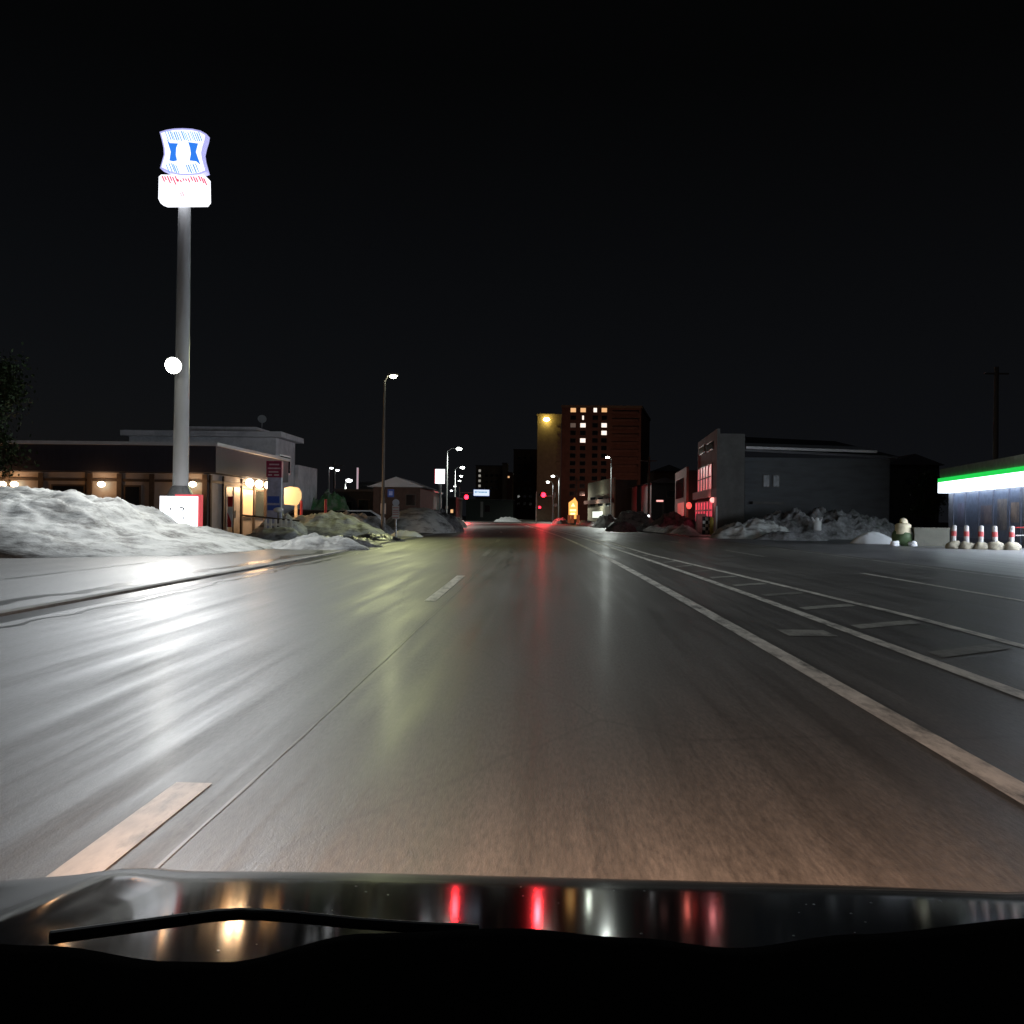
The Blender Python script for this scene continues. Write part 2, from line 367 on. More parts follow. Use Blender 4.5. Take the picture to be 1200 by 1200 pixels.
def berm(name, xoff, ya, yb, h, w, m, label, sd):
    b = bmesh.new(); rows = []; n = int((yb - ya) / .6)
    for i in range(n + 1):
        y = ya + (yb - ya) * i / n; e = min(1, i / 8, (n - i) / 8); hh = h * e * (.55 + .7 * abs(noise.fractal(Vector((y * .3, sd, 0)), .8, 2, 4))); r = []
        for j in range(9):
            t = j / 8; x = xoff + bend(y) + w * (t - .5) + .15 * noise.noise(Vector((y, t * 3, sd)))
            r.append(b.verts.new((x, y, hh * math.sin(math.pi * t) * (1 + .4 * noise.noise(Vector((y * 1.5, t * 4, sd)))) - .02)))
        rows.append(r)
    for A, B in zip(rows, rows[1:]):
        for j in range(8): b.faces.new((A[j], A[j + 1], B[j + 1], B[j]))
    q = MB(); q.bm.free(); q.bm = b; tag(q.build(name, m, smooth=True), label, 'snow ridge')
berm('snow_ridge', -7.6, 78, 165, .7, 1.6, snowm, 'ploughed snow ridge along the left kerb up to the crossing', 1)
berm('snow_ridge', 11.6, 64, 160, .75, 1.8, snowm, 'ploughed snow ridge along the right kerb up to the crossing', 2)
# ------------------------------------------------------------------ convenience store sign pole
Y0 = 34.0
bx = PX(211, Y0)
t = thing('pole_sign', (bx, Y0, 0), 'tall grey pole with lit blue and white hourglass sign and red-marked panel on top', 'pole sign')
zt = PZ(215, 238, Y0)
MB().rod((bx, Y0, 0), (bx, Y0, zt + 2.3), .29, .20, 24).build('pole', polem, t, smooth=True)
MB().rod((bx, Y0, 1.7), (bx, Y0, 2.1), .50, .30, 24).build('pole_collar', galv, t)
def sp(px, py, Y=Y0 - .52): v = P(px, py, Y); return (v.x, Y, v.z)
def hour(k=1.0, Y=Y0 - .52):
    cx, cy = 214.5, 177.5; o = []
    L = [(187, 154.5), (195, 152), (204, 150.6), (214, 150.2), (225, 150.8), (235, 153), (242, 157), (241, 163), (238.5, 171), (236.8, 179), (238, 187), (240, 194), (242, 201), (234, 204), (222, 205.5), (210, 205), (198, 202), (187.5, 197), (189.5, 190), (192, 181), (191.5, 173), (189.5, 164)]
    for x, y in L: o.append(sp(cx + (x - cx) * k, cy + (y - cy) * k, Y))
    return o
h = MB().slab(hour(1.0), (0, .34, 0)).build('hourglass_panel', e_edge, t)
MB().slab(hour(.93, Y0 - .535), (0, .012, 0)).build('lit_face', e_white, h)
for s in ((197, 168), (222, 168)):
    pass
MB().slab([sp(195.5, 163, Y0 - .55), sp(199, 167.5, Y0 - .55), sp(208.5, 168, Y0 - .55), sp(206.5, 173, Y0 - .55), sp(206, 181, Y0 - .55), sp(207.5, 188, Y0 - .55), sp(203, 189, Y0 - .55), sp(198.5, 188, Y0 - .55), sp(200, 178, Y0 - .55)], (0, .012, 0)).build('blue_field', e_blue, h)
MB().slab([sp(220.5, 166.5, Y0 - .55), sp(232, 168, Y0 - .55), sp(229.5, 178, Y0 - .55), sp(235, 193.5, Y0 - .55), sp(230, 189, Y0 - .55), sp(222, 188, Y0 - .55), sp(223.5, 180, Y0 - .55), sp(222.5, 173, Y0 - .55)], (0, .012, 0)).build('blue_field', e_blue, h)
can = [(212, 166), (217, 166), (218, 169), (221.5, 173), (222.5, 180), (221.5, 189), (218, 193), (211, 193), (207.5, 189), (206.5, 180), (207.5, 173), (211, 169)]
MB().slab([sp(x, y, Y0 - .56) for x, y in can], (0, .012, 0)).build('milk_can_emblem', e_white, h)
for ya, yb, x0_, x1_ in ((154.5, 165, 193, 232), (192, 202, 194, 206), (192, 202, 217, 230)):   # blurred blue lettering across top and bottom of the face
    q = MB(); x = x0_
    while x < x1_:
        jj = random.uniform(-1.2, 1.2); ww = random.uniform(.9, 1.7)
        if not (yb > 200 and 207 < x < 216):
            q.slab([sp(x, ya + jj, Y0 - .56), sp(x + ww, ya + jj, Y0 - .56), sp(x + 4 + ww, yb + jj, Y0 - .56), sp(x + 4, yb + jj, Y0 - .56)], (0, .01, 0))
        x += random.uniform(2.2, 3.2)
    q.build('blue_writing', e_lblue, h)
low = [(186, 207), (189, 204.5), (240, 205.5), (243.5, 209), (244, 235), (240.5, 239.5), (193, 240), (188, 238), (185.5, 233)]
h = MB().slab([sp(x, y, Y0 - .5) for x, y in low], (0, .28, 0)).build('lower_panel', e_white, t)
q = MB()
for i in range(17):
    x = 189 + i * 3.05; ya = 206.5 + random.uniform(-.5, 2.5); ln = random.uniform(4, 10)
    if 206 < x < 219: ya += 2; ln = 3
    q.slab([sp(x, ya, Y0 - .52), sp(x + 1.7, ya, Y0 - .52), sp(x + 1.6 + ln * .45, ya + ln, Y0 - .52), sp(x + ln * .45, ya + ln, Y0 - .52)], (0, .012, 0))
q.build('red_writing', e_red, h); q = MB()
for x, y in ((211, 226), (212.5, 224), (214, 227)):
    q.slab([sp(x, y, Y0 - .52), sp(x + .8, y, Y0 - .52), sp(x + 2.2, y + 3.5, Y0 - .52), sp(x + 1.5, y + 3.5, Y0 - .52)], (0, .012, 0))
q.build('red_writing', e_red, h)
# floodlight bolted on the pole
lp = P(203, 428, Y0 - .9)
fl = thing('floodlight', (lp.x, lp.y, lp.z), 'bright round white floodlight bracketed halfway up the tall sign pole', 'floodlight')
MB().tube([(bx, Y0 - .25, lp.z - .15), (lp.x, Y0 - .55, lp.z - .1), (lp.x, lp.y + .1, lp.z)], .04).build('bracket', galv, fl)
MB().rod((lp.x, lp.y + .2, lp.z + .08), (lp.x, lp.y, lp.z), .18, .30, 20).build('housing', galv, fl)
MB().rod((lp.x, lp.y - .004, lp.z), (lp.x, lp.y - .08, lp.z - .02), .29, .20, 20).build('lens', e_lamp, fl)
lamp(t, 'AREA', (bx, Y0 - 1.15, zt + 1.5), 3000, (.88, .94, 1), (-4, 4, 9), size=1)
lamp(fl, 'SPOT', (lp.x, lp.y - .5, lp.z - .1), 2500, (1, .98, .93), (-5, 10, 0), 165, 1, .35)
# lit cube sign at its foot
def quad(pxs, Y): return [tuple(P(x, y, Y)) for x, y in pxs]
cs = thing('box_sign', (PX(210, 32.6), 32.6, .3), 'glowing white square box sign with a red right frame, half sunk in the snow bank', 'box sign')
x0, x1 = PX(187, 32.6), PX(230.5, 32.6); z0, z1 = PZ(210, 626, 32.6), PZ(210, 581.5, 32.6)
MB().box(x0, x1, 32.6, 32.9, z0, z1).build('lit_box', e_cube, cs)
MB().box(x1 + .02, x1 + .12, 32.66, 32.86, z0, z1 + .06).box(x0 + .5, x1 + .015, 32.66, 32.86, z1 + .004, z1 + .07).build('red_frame', e_reddark, cs)
q = MB()
def stroke(pts, w=1.0, Y=32.58):
    for (a, b), (c, d) in zip(pts, pts[1:]):
        L = math.hypot(c - a, d - b); nx, ny = -(d - b) / L * w / 2, (c - a) / L * w / 2
        q.slab([tuple(P(a + nx, b + ny, Y)), tuple(P(c + nx, d + ny, Y)), tuple(P(c - nx, d - ny, Y)), tuple(P(a - nx, b - ny, Y))], (0, .012, 0))
ink = mat('ink', (.03, .05, .05))
stroke([(199, 594.5), (200.3, 597.8)], 1.3); q.build('dark_writing', ink, cs); q = MB(); stroke([(210.2, 594.4), (215.5, 595.4), (213.8, 598.5)], 1.3); q.build('dark_writing', ink, cs); q = MB(); stroke([(198.5, 607.2), (201.5, 608.2)], 1.1); q.build('dark_writing', ink, cs); q = MB(); stroke([(214.4, 605), (215.2, 608.6)], .9)
q.build('dark_writing', ink, cs)
# ------------------------------------------------------------------ buildings
def lbox(o, m): return o
# -- convenience store, timber styled
cx_, fy = -16.2, 46.0
st_ = thing('convenience_store', (cx_ - 8, 52, 0), 'long low timber-framed shop with dark fascia and orange wall lamps behind the snow bank', 'shop')
MB().box(-46, cx_, fy, 58, 0, 3.05).build('wall', wallcream, st_)
fb = MB().box(-46.6, cx_ + .5, fy - .5, 58.5, 3.08, 4.35).build('fascia', fascia, st_)
MB().box(-46.7, cx_ + .6, fy - .6, 58.6, 4.36, 4.52).build('roof_edge', clean, fb)
q = MB()
for px in (8, 48, 105, 140, 178, 240): x = PX(px, fy); q.box(x - .12, x + .12, fy - .10, fy - .003, 0, 3.0)
q.box(-46, cx_, fy - .07, fy - .004, 2.62, 2.74)
A, B = (cx_, fy), (cx_, 58.0)            # side wall facing the road
for u in (.1, 2.0, 4.9, 7.1, 9.2, 11.8): q.wall(A, B, u - .1, u + .1, 0, 3.0, .003, .1)
q.wall(A, B, 0, 12, 2.62, 2.74, .004, .08)
q.build('timber_frame', timber, st_)
for px in (3, 17, 119, 226):
    v = P(px, 567.5, fy - .3)
    w = MB().rod((v.x, fy, v.z + .1), (v.x, fy - .3, v.z + .1), .03).build('lamp_bracket', timber, st_)
    MB().ball((v.x, fy - .32, v.z), .17, (1.1, 1, .8)).build('lamp_globe', e_globe, w, smooth=True)
    lamp(st_, 'POINT', (v.x, fy - .65, v.z), 24, (1, .45, .16), size=.1)
for a, b_ in ((60, 100), (145, 165)):
    w = MB().box(PX(a, fy), PX(b_, fy), fy - .05, fy - .002, 1.0, 2.45).build('window_frame', timber, st_)
    MB().box(PX(a, fy) + .08, PX(b_, fy) - .08, fy - .06, fy - .051, 1.08, 2.37).build('window_pane', glassd, w)
for u0, u1, m in ((5.0, 6.9, e_warmw), (7.3, 9.0, mat('dusky_pane', (.03, .035, .03), .1, emit=(.5, .45, .3), es=.12)), (9.5, 11.6, e_warmw)):
    w = MB().wall(A, B, u0, u1, .9, 2.5, .002, .06).build('window_frame', timber, st_)
    MB().wall(A, B, u0 + .1, u1 - .1, 1.0, 2.42, .061, .07).build('window_pane', m, w)
w = MB().wall(A, B, 2.4, 4.6, 0, 2.5, .002, .06).build('door', mat('door_panel', (.35, .31, .27), .5), st_)
MB().wall(A, B, 3.45, 3.55, 0, 2.5, .061, .09).build('door_edge', timber, w)
MB().wall(A, B, 3.7, 3.76, .9, 1.3, .061, .12).build('handle', chrome, w)
for px in (284.5, 295.5, 306.5):
    u, z = onwall(A, B, px, 565.5 + (px - 284) * .13); y = fy + u
    w = MB().rod((cx_ - .02, y, z), (cx_ + .28, y, z + .05), .03).build('lamp_bracket', timber, st_)
    MB().ball((cx_ + .38, y, z), .22, (1, 1, 1)).build('lamp_globe', e_globe, w, smooth=True)
    lamp(st_, 'POINT', (cx_ + .62, y, z - .22), 230, (1, .60, .30), size=.2)
# banner stand beside the door
bn = thing('banner_stand', (PX(270, 45.2), 45.2, 0), 'slim red and white upright banner by the shop door', 'banner')
xb = PX(270, 45.2); MB().box(xb - .13, xb + .10, 45.2, 45.24, .5, 1.45).build('cloth', whitep, bn)
MB().slab([(xb - .14, 45.19, .5), (xb + .05, 45.19, .5), (xb + .05, 45.19, .75), (xb - .14, 45.19, 1.2)], (0, .008, 0)).box(xb - .13, xb + .1, 45.185, 45.197, 1.46, 1.95).build('red_patch', redp, bn)
MB().rod((xb - .16, 45.2, 0), (xb - .16, 45.2, 2.05), .02).build('post', galv, bn)
# -- white two-storey house behind
hs = thing('white_house', (-24, 68, 0), 'pale two storey flat-roofed building rising behind the timber shop', 'building')
xr = PX(322, 64)
xw_ = PX(150, 64)
MB().box(xw_, xr, 64, 69, 0, 6.25).build('wall', wallwhite, hs)
MB().box(xw_ - .4, xr + .5, 63.5, 69.5, 6.26, 6.62).build('roof', wallwhite, hs)
MB().box(PX(212, 64), PX(296, 64), 64.6, 69, 6.63, 7.0).build('roof_box', wallwhite, hs)
MB().box(xw_ + 3, xr + .2, 69.2, 75, 0, 4.7).build('low_wing', wallwhite, hs)
xx = PX(290, 64); w = MB().box(xx - .7, xx + .7, 63.94, 63.997, 3.9, 4.9).build('window_frame', white, hs); MB().box(xx - .6, xx + .6, 63.92, 63.938, 4, 4.8).build('window_pane', glassd, w)
w = MB().wall((xr, 64), (xr, 69), .8, 3.6, 3.9, 5.2, .003, .06).build('window_frame', white, hs); MB().wall((xr, 64), (xr, 69), .9, 3.5, 4, 5.1, .061, .07).build('window_pane', glassd, w)
sd_ = P(307, 492, 65); MB().rod((sd_.x, 65, 7.0), (sd_.x, 65, sd_.z), .03).rod((sd_.x, 65.0, sd_.z), (sd_.x + .05, 64.86, sd_.z + .05), .08, .3).build('dish_aerial', galv, hs)
# -- striped totem sign
Yt = 47.0; a, b_ = PX(312.5, Yt), PX(329, Yt)
ts = thing('totem_sign', ((a + b_) / 2, Yt, 0), 'narrow upright panel sign, dark red top with white lines over a pale blue body', 'totem sign')
zz = lambda py: PZ(320, py, Yt)
MB().box(a, b_, Yt, Yt + .25, 0, zz(541)).build('panel', mat('pale_blue_panel', (.36, .40, .56), .4), ts)
rp = MB().box(a - .04, b_ + .02, Yt - .03, Yt + .27, zz(559.5), zz(541) + .03).build('red_header', mat('maroon', (.25, .02, .07), .4), ts)
q = MB()
for y0_, w0, w1 in ((543.5, .15, .85), (548, .05, .95), (552.2, .12, .8), (555.8, .08, .35), (555.8, .5, .85)):
    q.box(a + (b_ - a) * w0, a + (b_ - a) * w1, Yt - .045, Yt - .031, zz(y0_ + 1.6), zz(y0_))
q.build('white_writing', mat('faded_white', (.55, .45, .5)), rp)
MB().box(a + .03, b_ - .08, Yt - .015, Yt - .003, zz(589.5), zz(581.5)).box(a + .03, b_ - .05, Yt - .015, Yt - .003, zz(598), zz(592)).build('blue_patch', bluep, ts)
# -- cream board sign
Yb = 55.0; p0 = [(333, 572), (340, 570.3), (350, 571.5), (353, 577), (353, 584), (350, 590), (347.5, 592.5), (333, 591)]
bs = thing('board_sign', (PX(346, Yb), Yb, 0), 'cream lit board sign with a rounded right end on a short post', 'board sign')
MB().slab(quad(p0, Yb), (0, .18, 0)).build('board', e_cream, bs)
x = PX(346.5, Yb); MB().box(x - .08, x + .08, Yb + .03, Yb + .15, 0, 2.0).build('post', mat('cream_paint', (.55, .45, .3)), bs)
# -- barrier bar and picket rail by snow
fb_ = thing('barrier_arm', (PX(300, 44), 44, 0), 'dark slanting barrier arm above the snow beside the totem sign', 'barrier')
MB().rod(tuple(P(283, 603.5, 44)), tuple(P(351, 610.5, 44)), .035).build('bar', timber, fb_)
v = P(326, 600, 44); MB().rod((v.x, 44.05, 0), (v.x, 44.05, v.z), .05).build('post', dpole, fb_)
MB().ball((v.x, 44.05, v.z + .1), .2, (1.2, 1, .6)).build('snow_cap', clean, fb_, smooth=True)
pk = thing('picket_rail', (PX(325, 43), 43, 0), 'low white picket rail half buried in snow by the car park', 'fence')
q = MB(); 
for px in range(311, 347, 6): x = PX(px, 43); q.box(x - .05, x + .05, 43, 43.05, 0, .92)
q.build('picket', whitep, pk); MB().box(PX(310, 43), PX(346, 43), 43.051, 43.09, .62, .72).build('rail', whitep, pk)
# ------------------------------------------------------------------ vehicles
def vehicle(px, Y, rot, col, label, name='parked_car', group='cars parked behind the snow heaps'):
    x = PX(px, Y); t = thing(name, (0, 0, 0), label, 'car', group)
    prof = [(-2.1, .35), (-2.12, .75), (-1.95, .95), (-1.2, 1.02), (-.55, 1.42), (1.1, 1.46), (1.85, 1.05), (2.1, .98), (2.15, .4)]
    q = MB()
    n = len(prof); rows = []
    for yy, k in ((-.78, .0), (-.84, .0), (.84, .0), (.78, .0)):
        r = []
        for (px_, pz) in prof:
            inset = .16 if pz > 1.2 else 0
            r.append(q.bm.verts.new((px_, yy * (1 - inset), pz)))
        rows.append(r)
    for A_, B_ in zip(rows, rows[1:]):
        for i in range(n): q.bm.faces.new((A_[i], A_[(i + 1) % n], B_[(i + 1) % n], B_[i]))
    q.bm.faces.new(rows[0][::-1]); q.bm.faces.new(rows[-1])
    body = q.build('body', col, t)
    for s in (-1, 1): q = MB(); q.slab([(-1.0, s * .80, 1.06), (1.5, s * .80, 1.08), (1.0, s * .735, 1.37), (-.55, s * .735, 1.36)], (0, s * .03, 0)); q.build('side_window', glassd, t)
    MB().slab([(-1.16, -.66, 1.06), (-1.16, .66, 1.06), (-.62, .6, 1.38), (-.62, -.6, 1.38)], (-.03, 0, .02)).build('windscreen', glassd, t)
    for sx in (-1.35, 1.35):
        for s in (-1, 1):
            w = MB().rod((sx, s * .66, .32), (sx, s * .86, .32), .32, n=20).build('wheel', rubber, t); MB().rod((sx, s * .861, .32), (sx, s * .875, .32), .2).build('rim', chrome, w)
    for s in (-1, 1): MB().box(-2.16, -2.08, s * .6 - .16, s * .6 + .16, .66, .80).build('headlight', whitep, t)
    MB().box(-2.17, -2.10, -.25, .25, .45, .6).build('number_plate', whitep, t)
    t.location = (x, Y, 0); t.rotation_euler = (0, 0, rot); return t
cardark = mat('dark_car_paint', (.02, .022, .03), .25, .1, coat=.5); carwhite = mat('white_car_paint', (.45, .46, .47), .3, .05, coat=.3)
vehicle(364, 62, R(200), cardark, 'dark parked car behind the warm lit snow heap, nearest the cream board sign')
vehicle(384, 66, R(165), cardark, 'second dark parked car, below the green tarpaulin heap')
vehicle(410, 60, R(40), carwhite, 'pale car nosed behind the grey snow heap left of the street lamp')
vehicle(505, 92, R(95), cardark, 'dark car parked beyond the greenish snow hill')
th = mound(383, 0, 74, 4.6, 3, 2.75, 'green tarpaulin-covered heap behind the parked cars', tarp, 23, .3, name='covered_heap'); th['category'] = 'covered heap'
# small marker posts
def post(px, Y, h, label, cols=(redp, whitep), r=.06, group='red topped marker posts in the snow heaps', zb=0):
    x = PX(px, Y); t = thing('marker_post', (x, Y, zb), label, 'marker post', group)
    MB().rod((x, Y, zb), (x, Y, zb + h * .55), r).build('post', cols[1], t); MB().rod((x, Y, zb + h * .552), (x, Y, zb + h), r * 1.2).build('red_top', cols[0], t)
post(381.5, 50.6, 1.95, 'red topped marker post on the warm lit snow heap'); post(353, 52.5, 1.9, 'red topped marker post right of the cream board sign')
# ------------------------------------------------------------------ lamps
def street_lamp(px, py, Y, label, em=e_lampc, col=(.95, 1, .9), power=4000, arm=1.2, side=1, dark=False, group='street lamps along the road', lens=.28, tgt=None, sz=1.0, ang=172):
    v = P(px, py, Y); x = v.x - side * arm; t = thing('street_lamp', (x, Y, 0), label, 'street lamp', group); pm = dpole if dark else galv
    MB().rod((x, Y, 0), (x, Y, v.z - .25), .10, .06).rod((x, Y, 0), (x, Y, .5), .15).build('pole', pm, t)
    MB().tube([(x, Y, v.z - .3), (x + side * arm * .35, Y, v.z + .05), (v.x, Y, v.z + .12)], .045).build('arm', pm, t)
    w = MB().box(v.x - .28, v.x + .28, Y - .14 * sz, Y + .14 * sz, v.z + .04, v.z + .16).build('lamp_head', pm, t)
    MB().ball((v.x, Y, v.z), lens, (1, .8, .55)).build('lens', em, w, smooth=True)
    if power: lamp(t, 'SPOT', (v.x + side * .15, Y - .5, v.z - .3), power, col, tgt, ang, 1, .2)
    return t
street_lamp(461, 441, 55, 'tallest lit street lamp on the left, brown pole with a small blue plate', e_lampg, (.95, 1, .50), 2700, .5, 1, True, lens=.2, tgt=(1, 30, 0), ang=132)
street_lamp(538, 526, 115, 'second lit street lamp on the left kerb, above the red signal', e_lampc, power=4500, arm=1.4, lens=.33)
street_lamp(542, 548, 160, 'third lit street lamp on the left, just above the left signal', e_lampc, power=6000, lens=.36)
street_lamp(540.5, 558, 200, 'fourth left lamp, the upper of a close pair above the signal', e_lampc, power=3000, lens=.3)
street_lamp(538.5, 563.5, 235, 'fifth left lamp, the lower of a close pair above the signal', e_lampc, power=0, lens=.3)
street_lamp(533, 570, 250, 'faint far street lamp left of the signal post, the higher', e_small, power=0, lens=.35, side=-1)
street_lamp(529, 575, 280, 'faint far street lamp left of the signal post, the lower', e_small, power=0, lens=.35, side=-1)
street_lamp(599, 575, 330, 'far lamp in the middle of the view beyond the crossing, the highest', e_lampc, power=4000, lens=.42)
street_lamp(592, 586, 330, 'far lamp beyond the crossing, lowest and leftmost', e_small, power=0, lens=.5)
street_lamp(599, 583.5, 420, 'far lamp straight below the highest central one', e_small, power=0, lens=.4)
street_lamp(611, 591.5, 400, 'tiny far street lamp left of the red signals', e_small, power=0, lens=.35)
street_lamp(712, 536, 126, 'single lit street lamp standing before the cream shop house on the right', e_lampc, (.92, 1, .93), power=4500, arm=.5, side=-1, lens=.26, tgt=(5, 118, 0))
street_lamp(648, 558, 190, 'lit street lamp above the right signal, the taller of two', e_lampc, power=5000, side=-1, lens=.33)
street_lamp(642, 565, 225, 'lit street lamp above the right signal, the shorter of two', e_lampc, power=4000, side=-1, lens=.38)
street_lamp(409, 563, 80, 'small white area lamp standing above the low dark building on the left', e_small, power=1200, arm=.3, lens=.28, group='small area lamps')
street_lamp(388.5, 548.5, 110, 'left one of two faint white lamps beyond the parked cars', e_small, power=0, arm=.3, lens=.22, group='small area lamps')
street_lamp(395.5, 551, 110, 'right one of two faint white lamps beyond the parked cars', e_small, power=0, arm=.3, lens=.22, group='small area lamps')
# blue plate on lamp pole
v = P(458, 578, 54.8); bp_ = thing('blue_plate', tuple(v), 'small blue square plate fixed to the brown street lamp pole', 'sign')
MB().box(v.x - .18, v.x + .18, 54.78, 54.8, v.z - .22, v.z + .22).build('plate', bluep, bp_); MB().box(v.x - .1, v.x + .1, 54.765, 54.775, v.z - .12, v.z + .12).build('mark', mat('pale_blue', (.3, .4, .75)), bp_)
# bus stop
Yp = 45.0; x = PX(464, Yp); bt = thing('bus_stop', (x, Yp, 0), 'bus stop post with round pale disc over a lined timetable board', 'bus stop')
zz = lambda py: PZ(464, py, Yp)
MB().rod((x, Yp, 0), (x, Yp, zz(586)), .04).rod((x, Yp, 0), (x, Yp, .12), .26).build('post', galv, bt)
MB().rod((x, Yp - .05, zz(589)), (x, Yp - .09, zz(589)), .16, n=24).build('disc', mat('disc_paint', (.40, .42, .48)), bt)
w = MB().box(x - .16, x + .16, Yp - .09, Yp - .05, zz(608), zz(592.5)).build('board', mat('board_paint', (.45, .43, .42)), bt)
q = MB()
for y_ in (594.5, 598, 600, 602.5, 606): q.box(x - .14, x + .13, Yp - .1, Yp - .092, zz(y_ + .8), zz(y_))
q.build('red_lines', mat('faded_red', (.35, .12, .12)), w)
# utility poles
def upole(px, pytop, Y, label, r=.14):
    x = PX(px, Y); z = PZ(px, pytop, Y); t = thing('utility_pole', (x, Y, 0), label, 'utility pole', 'dark utility poles')
    MB().rod((x, Y, 0), (x, Y, z), r, r * .7).build('pole', dpole, t); MB().box(x - .8, x + .8, Y - .05, Y + .05, z - .5, z - .4).build('crossarm', dpole, t)
upole(760, 535, 100, 'dark pole between the cream house and the red lit house')
upole(675, 560, 170, 'slim dark pole behind the orange arrow sign'); upole(1166, 430, 66, 'tall barely visible pole rising behind the green striped shop', .2)
upole(391, 540, 90, 'thin dark pole beside the two faint white lamps', .1); upole(500, 585, 140, 'far thin pole left of the white lit sign', .1)
# two stacked marker lights on right
ml = thing('marker_light', (PX(760, 96), 96, 0), 'two small white lights stacked on a short post at the dark pole', 'marker light')
x = PX(760, 96); MB().rod((x, 96, 0), (x, 96, 1.3), .05).build('post', dpole, ml)
for py in (604.8, 612.8): MB().ball((x, 95.9, PZ(760, py, 96)), .11).build('lens', e_small, ml, smooth=True)
# ------------------------------------------------------------------ lit signs left of road
Yw = 110.0; w_ = thing('shop_sign', (PX(515, Yw), Yw, 0), 'upright glowing white rectangular sign on a pole by the left kerb', 'shop sign')
MB().box(PX(509.5, Yw), PX(520.2, Yw), Yw, Yw + .4, PZ(515, 566.5, Yw), PZ(515, 549.8, Yw)).build('lit_panel', e_cube, w_)
MB().box(PX(508.7, Yw), PX(509.3, Yw), Yw - .02, Yw + .42, PZ(515, 566.5, Yw), PZ(515, 549.8, Yw)).build('side_edge', e_reddark, w_)
x = PX(515, Yw); MB().rod((x, Yw + .2, 0), (x, Yw + .2, PZ(515, 566.5, Yw)), .16).build('pole', galv, w_)
Yw = 120.0; w_ = thing('vertical_sign', (PX(418, Yw), Yw, 0), 'thin tall pinkish lit blade sign far left above the dark low building', 'shop sign')
MB().box(PX(417.3, Yw), PX(418.9, Yw), Yw, Yw + .3, PZ(418, 573, Yw), PZ(418, 548, Yw)).build('blade', glow('pink_blade', (.8, .6, .68), .5), w_)
x = PX(418, Yw); MB().rod((x, Yw + .15, 0), (x, Yw + .15, PZ(418, 573, Yw)), .1).build('pole', galv, w_)
# ------------------------------------------------------------------ generic buildings
def bldg(px0, px1, pytop, Y, depth, wm, label, name='building', windows=(), roof=roofm, group='dark buildings beyond', flat=True, side=None):
    x0, x1 = PX(px0, Y), PX(px1, Y); z = PZ((px0 + px1) / 2, pytop, Y); t = thing(name, ((x0 + x1) / 2, Y, 0), label, 'building', group)
    MB().box(x0, x1, Y, Y + depth, 0, z).build('wall', wm, t)
    if flat: MB().box(x0 - .15, x1 + .15, Y - .15, Y + depth + .15, z + .01, z + .2).build('roof', roof, t)
    else:
        q = MB(); xm = (x0 + x1) / 2; hh = (x1 - x0) * .22
        q.slab([(x0 - .4, Y - .4, z + .01), (x1 + .4, Y - .4, z + .01), (xm, Y - .4, z + hh)], (0, depth + .8, 0)); q.build('roof', roof, t)
    for (a, b_, c, d, m) in windows:
        xa, xb = PX(a, Y), PX(b_, Y); za, zb = PZ((a + b_) / 2, d, Y), PZ((a + b_) / 2, c, Y)
        w = MB().box(xa - .06, xb + .06, Y - .05, Y - .003, za - .06, zb + .06).build('window_frame', dpole, t)
        MB().box(xa, xb, Y - .07, Y - .051, za, zb).build('window_pane', m, w)
    return t
bldg(392, 438, 576, 78, 10, walldark, 'low dark flat building behind the pale parked car', windows=((404, 412, 588, 598, glassd), (420, 432, 586, 598, glassd)))
bldg(437, 492, 571, 74, 9, mat('brown_wall', (.12, .075, .06), .8), 'brownish low building behind the tall street lamp', windows=((446, 452, 590, 602, e_winD), (476, 486, 580, 592, glassd)), flat=False, roof=clean)
bldg(420, 470, 566, 130, 12, walldark, 'grey block far behind the brownish low building', windows=((430, 436, 575, 580, glassd), (450, 456, 575, 580, glassd)))
bldg(487, 507, 577, 105, 9, walldark, 'dark house between the brown building and the white sign', windows=((494, 498, 590, 594, e_winD),))
bldg(519, 534, 584, 150, 12, walldark, 'small dark building right behind the white lit sign', windows=((522, 525, 593, 596, e_winD), (528, 531, 597, 601, e_winA)))
wl = [(560.2, 562.8, 550.2 + 5.9 * i, 553.0 + 5.9 * i, e_winD if False else glow('stair_light', (.8, .75, .65), .35) if i == 0 else MATS['stair_light']) for i in range(4)]
wl += [(a, a + 3, y, y + 2.5, glassd) for a in (568, 574, 580) for y in (556, 563, 570, 585)]
bldg(557, 588, 546, 300, 14, brickt, 'mid-rise flats with a column of four small stair lights, left of centre', windows=wl, name='apartment_block')
bldg(588, 593.5, 543, 290, 10, brickt, 'slim tan stair tower beside the flats left of centre', name='stair_tower')
bldg(593.5, 600, 554, 292, 10, brick, 'low brown wing right of the slim stair tower', windows=((594.5, 596.5, 558, 560, e_winA),))
bldg(546, 601, 586, 240, 14, mat('dark_green_wall', (.05, .06, .055), .8), 'long dark low building on the far side of the crossing', windows=((568, 574, 592, 600, glassd), (563, 566, 588, 606, galv)))
bldg(601, 629, 527, 380, 16, mat('dim_brown', (.12, .07, .055), .8), 'dark reddish high block just left of the tall tower', windows=[(a, a + 3, y, y + 3, glassd) for a in (606, 613, 620) for y in range(535, 595, 9)], name='apartment_block')
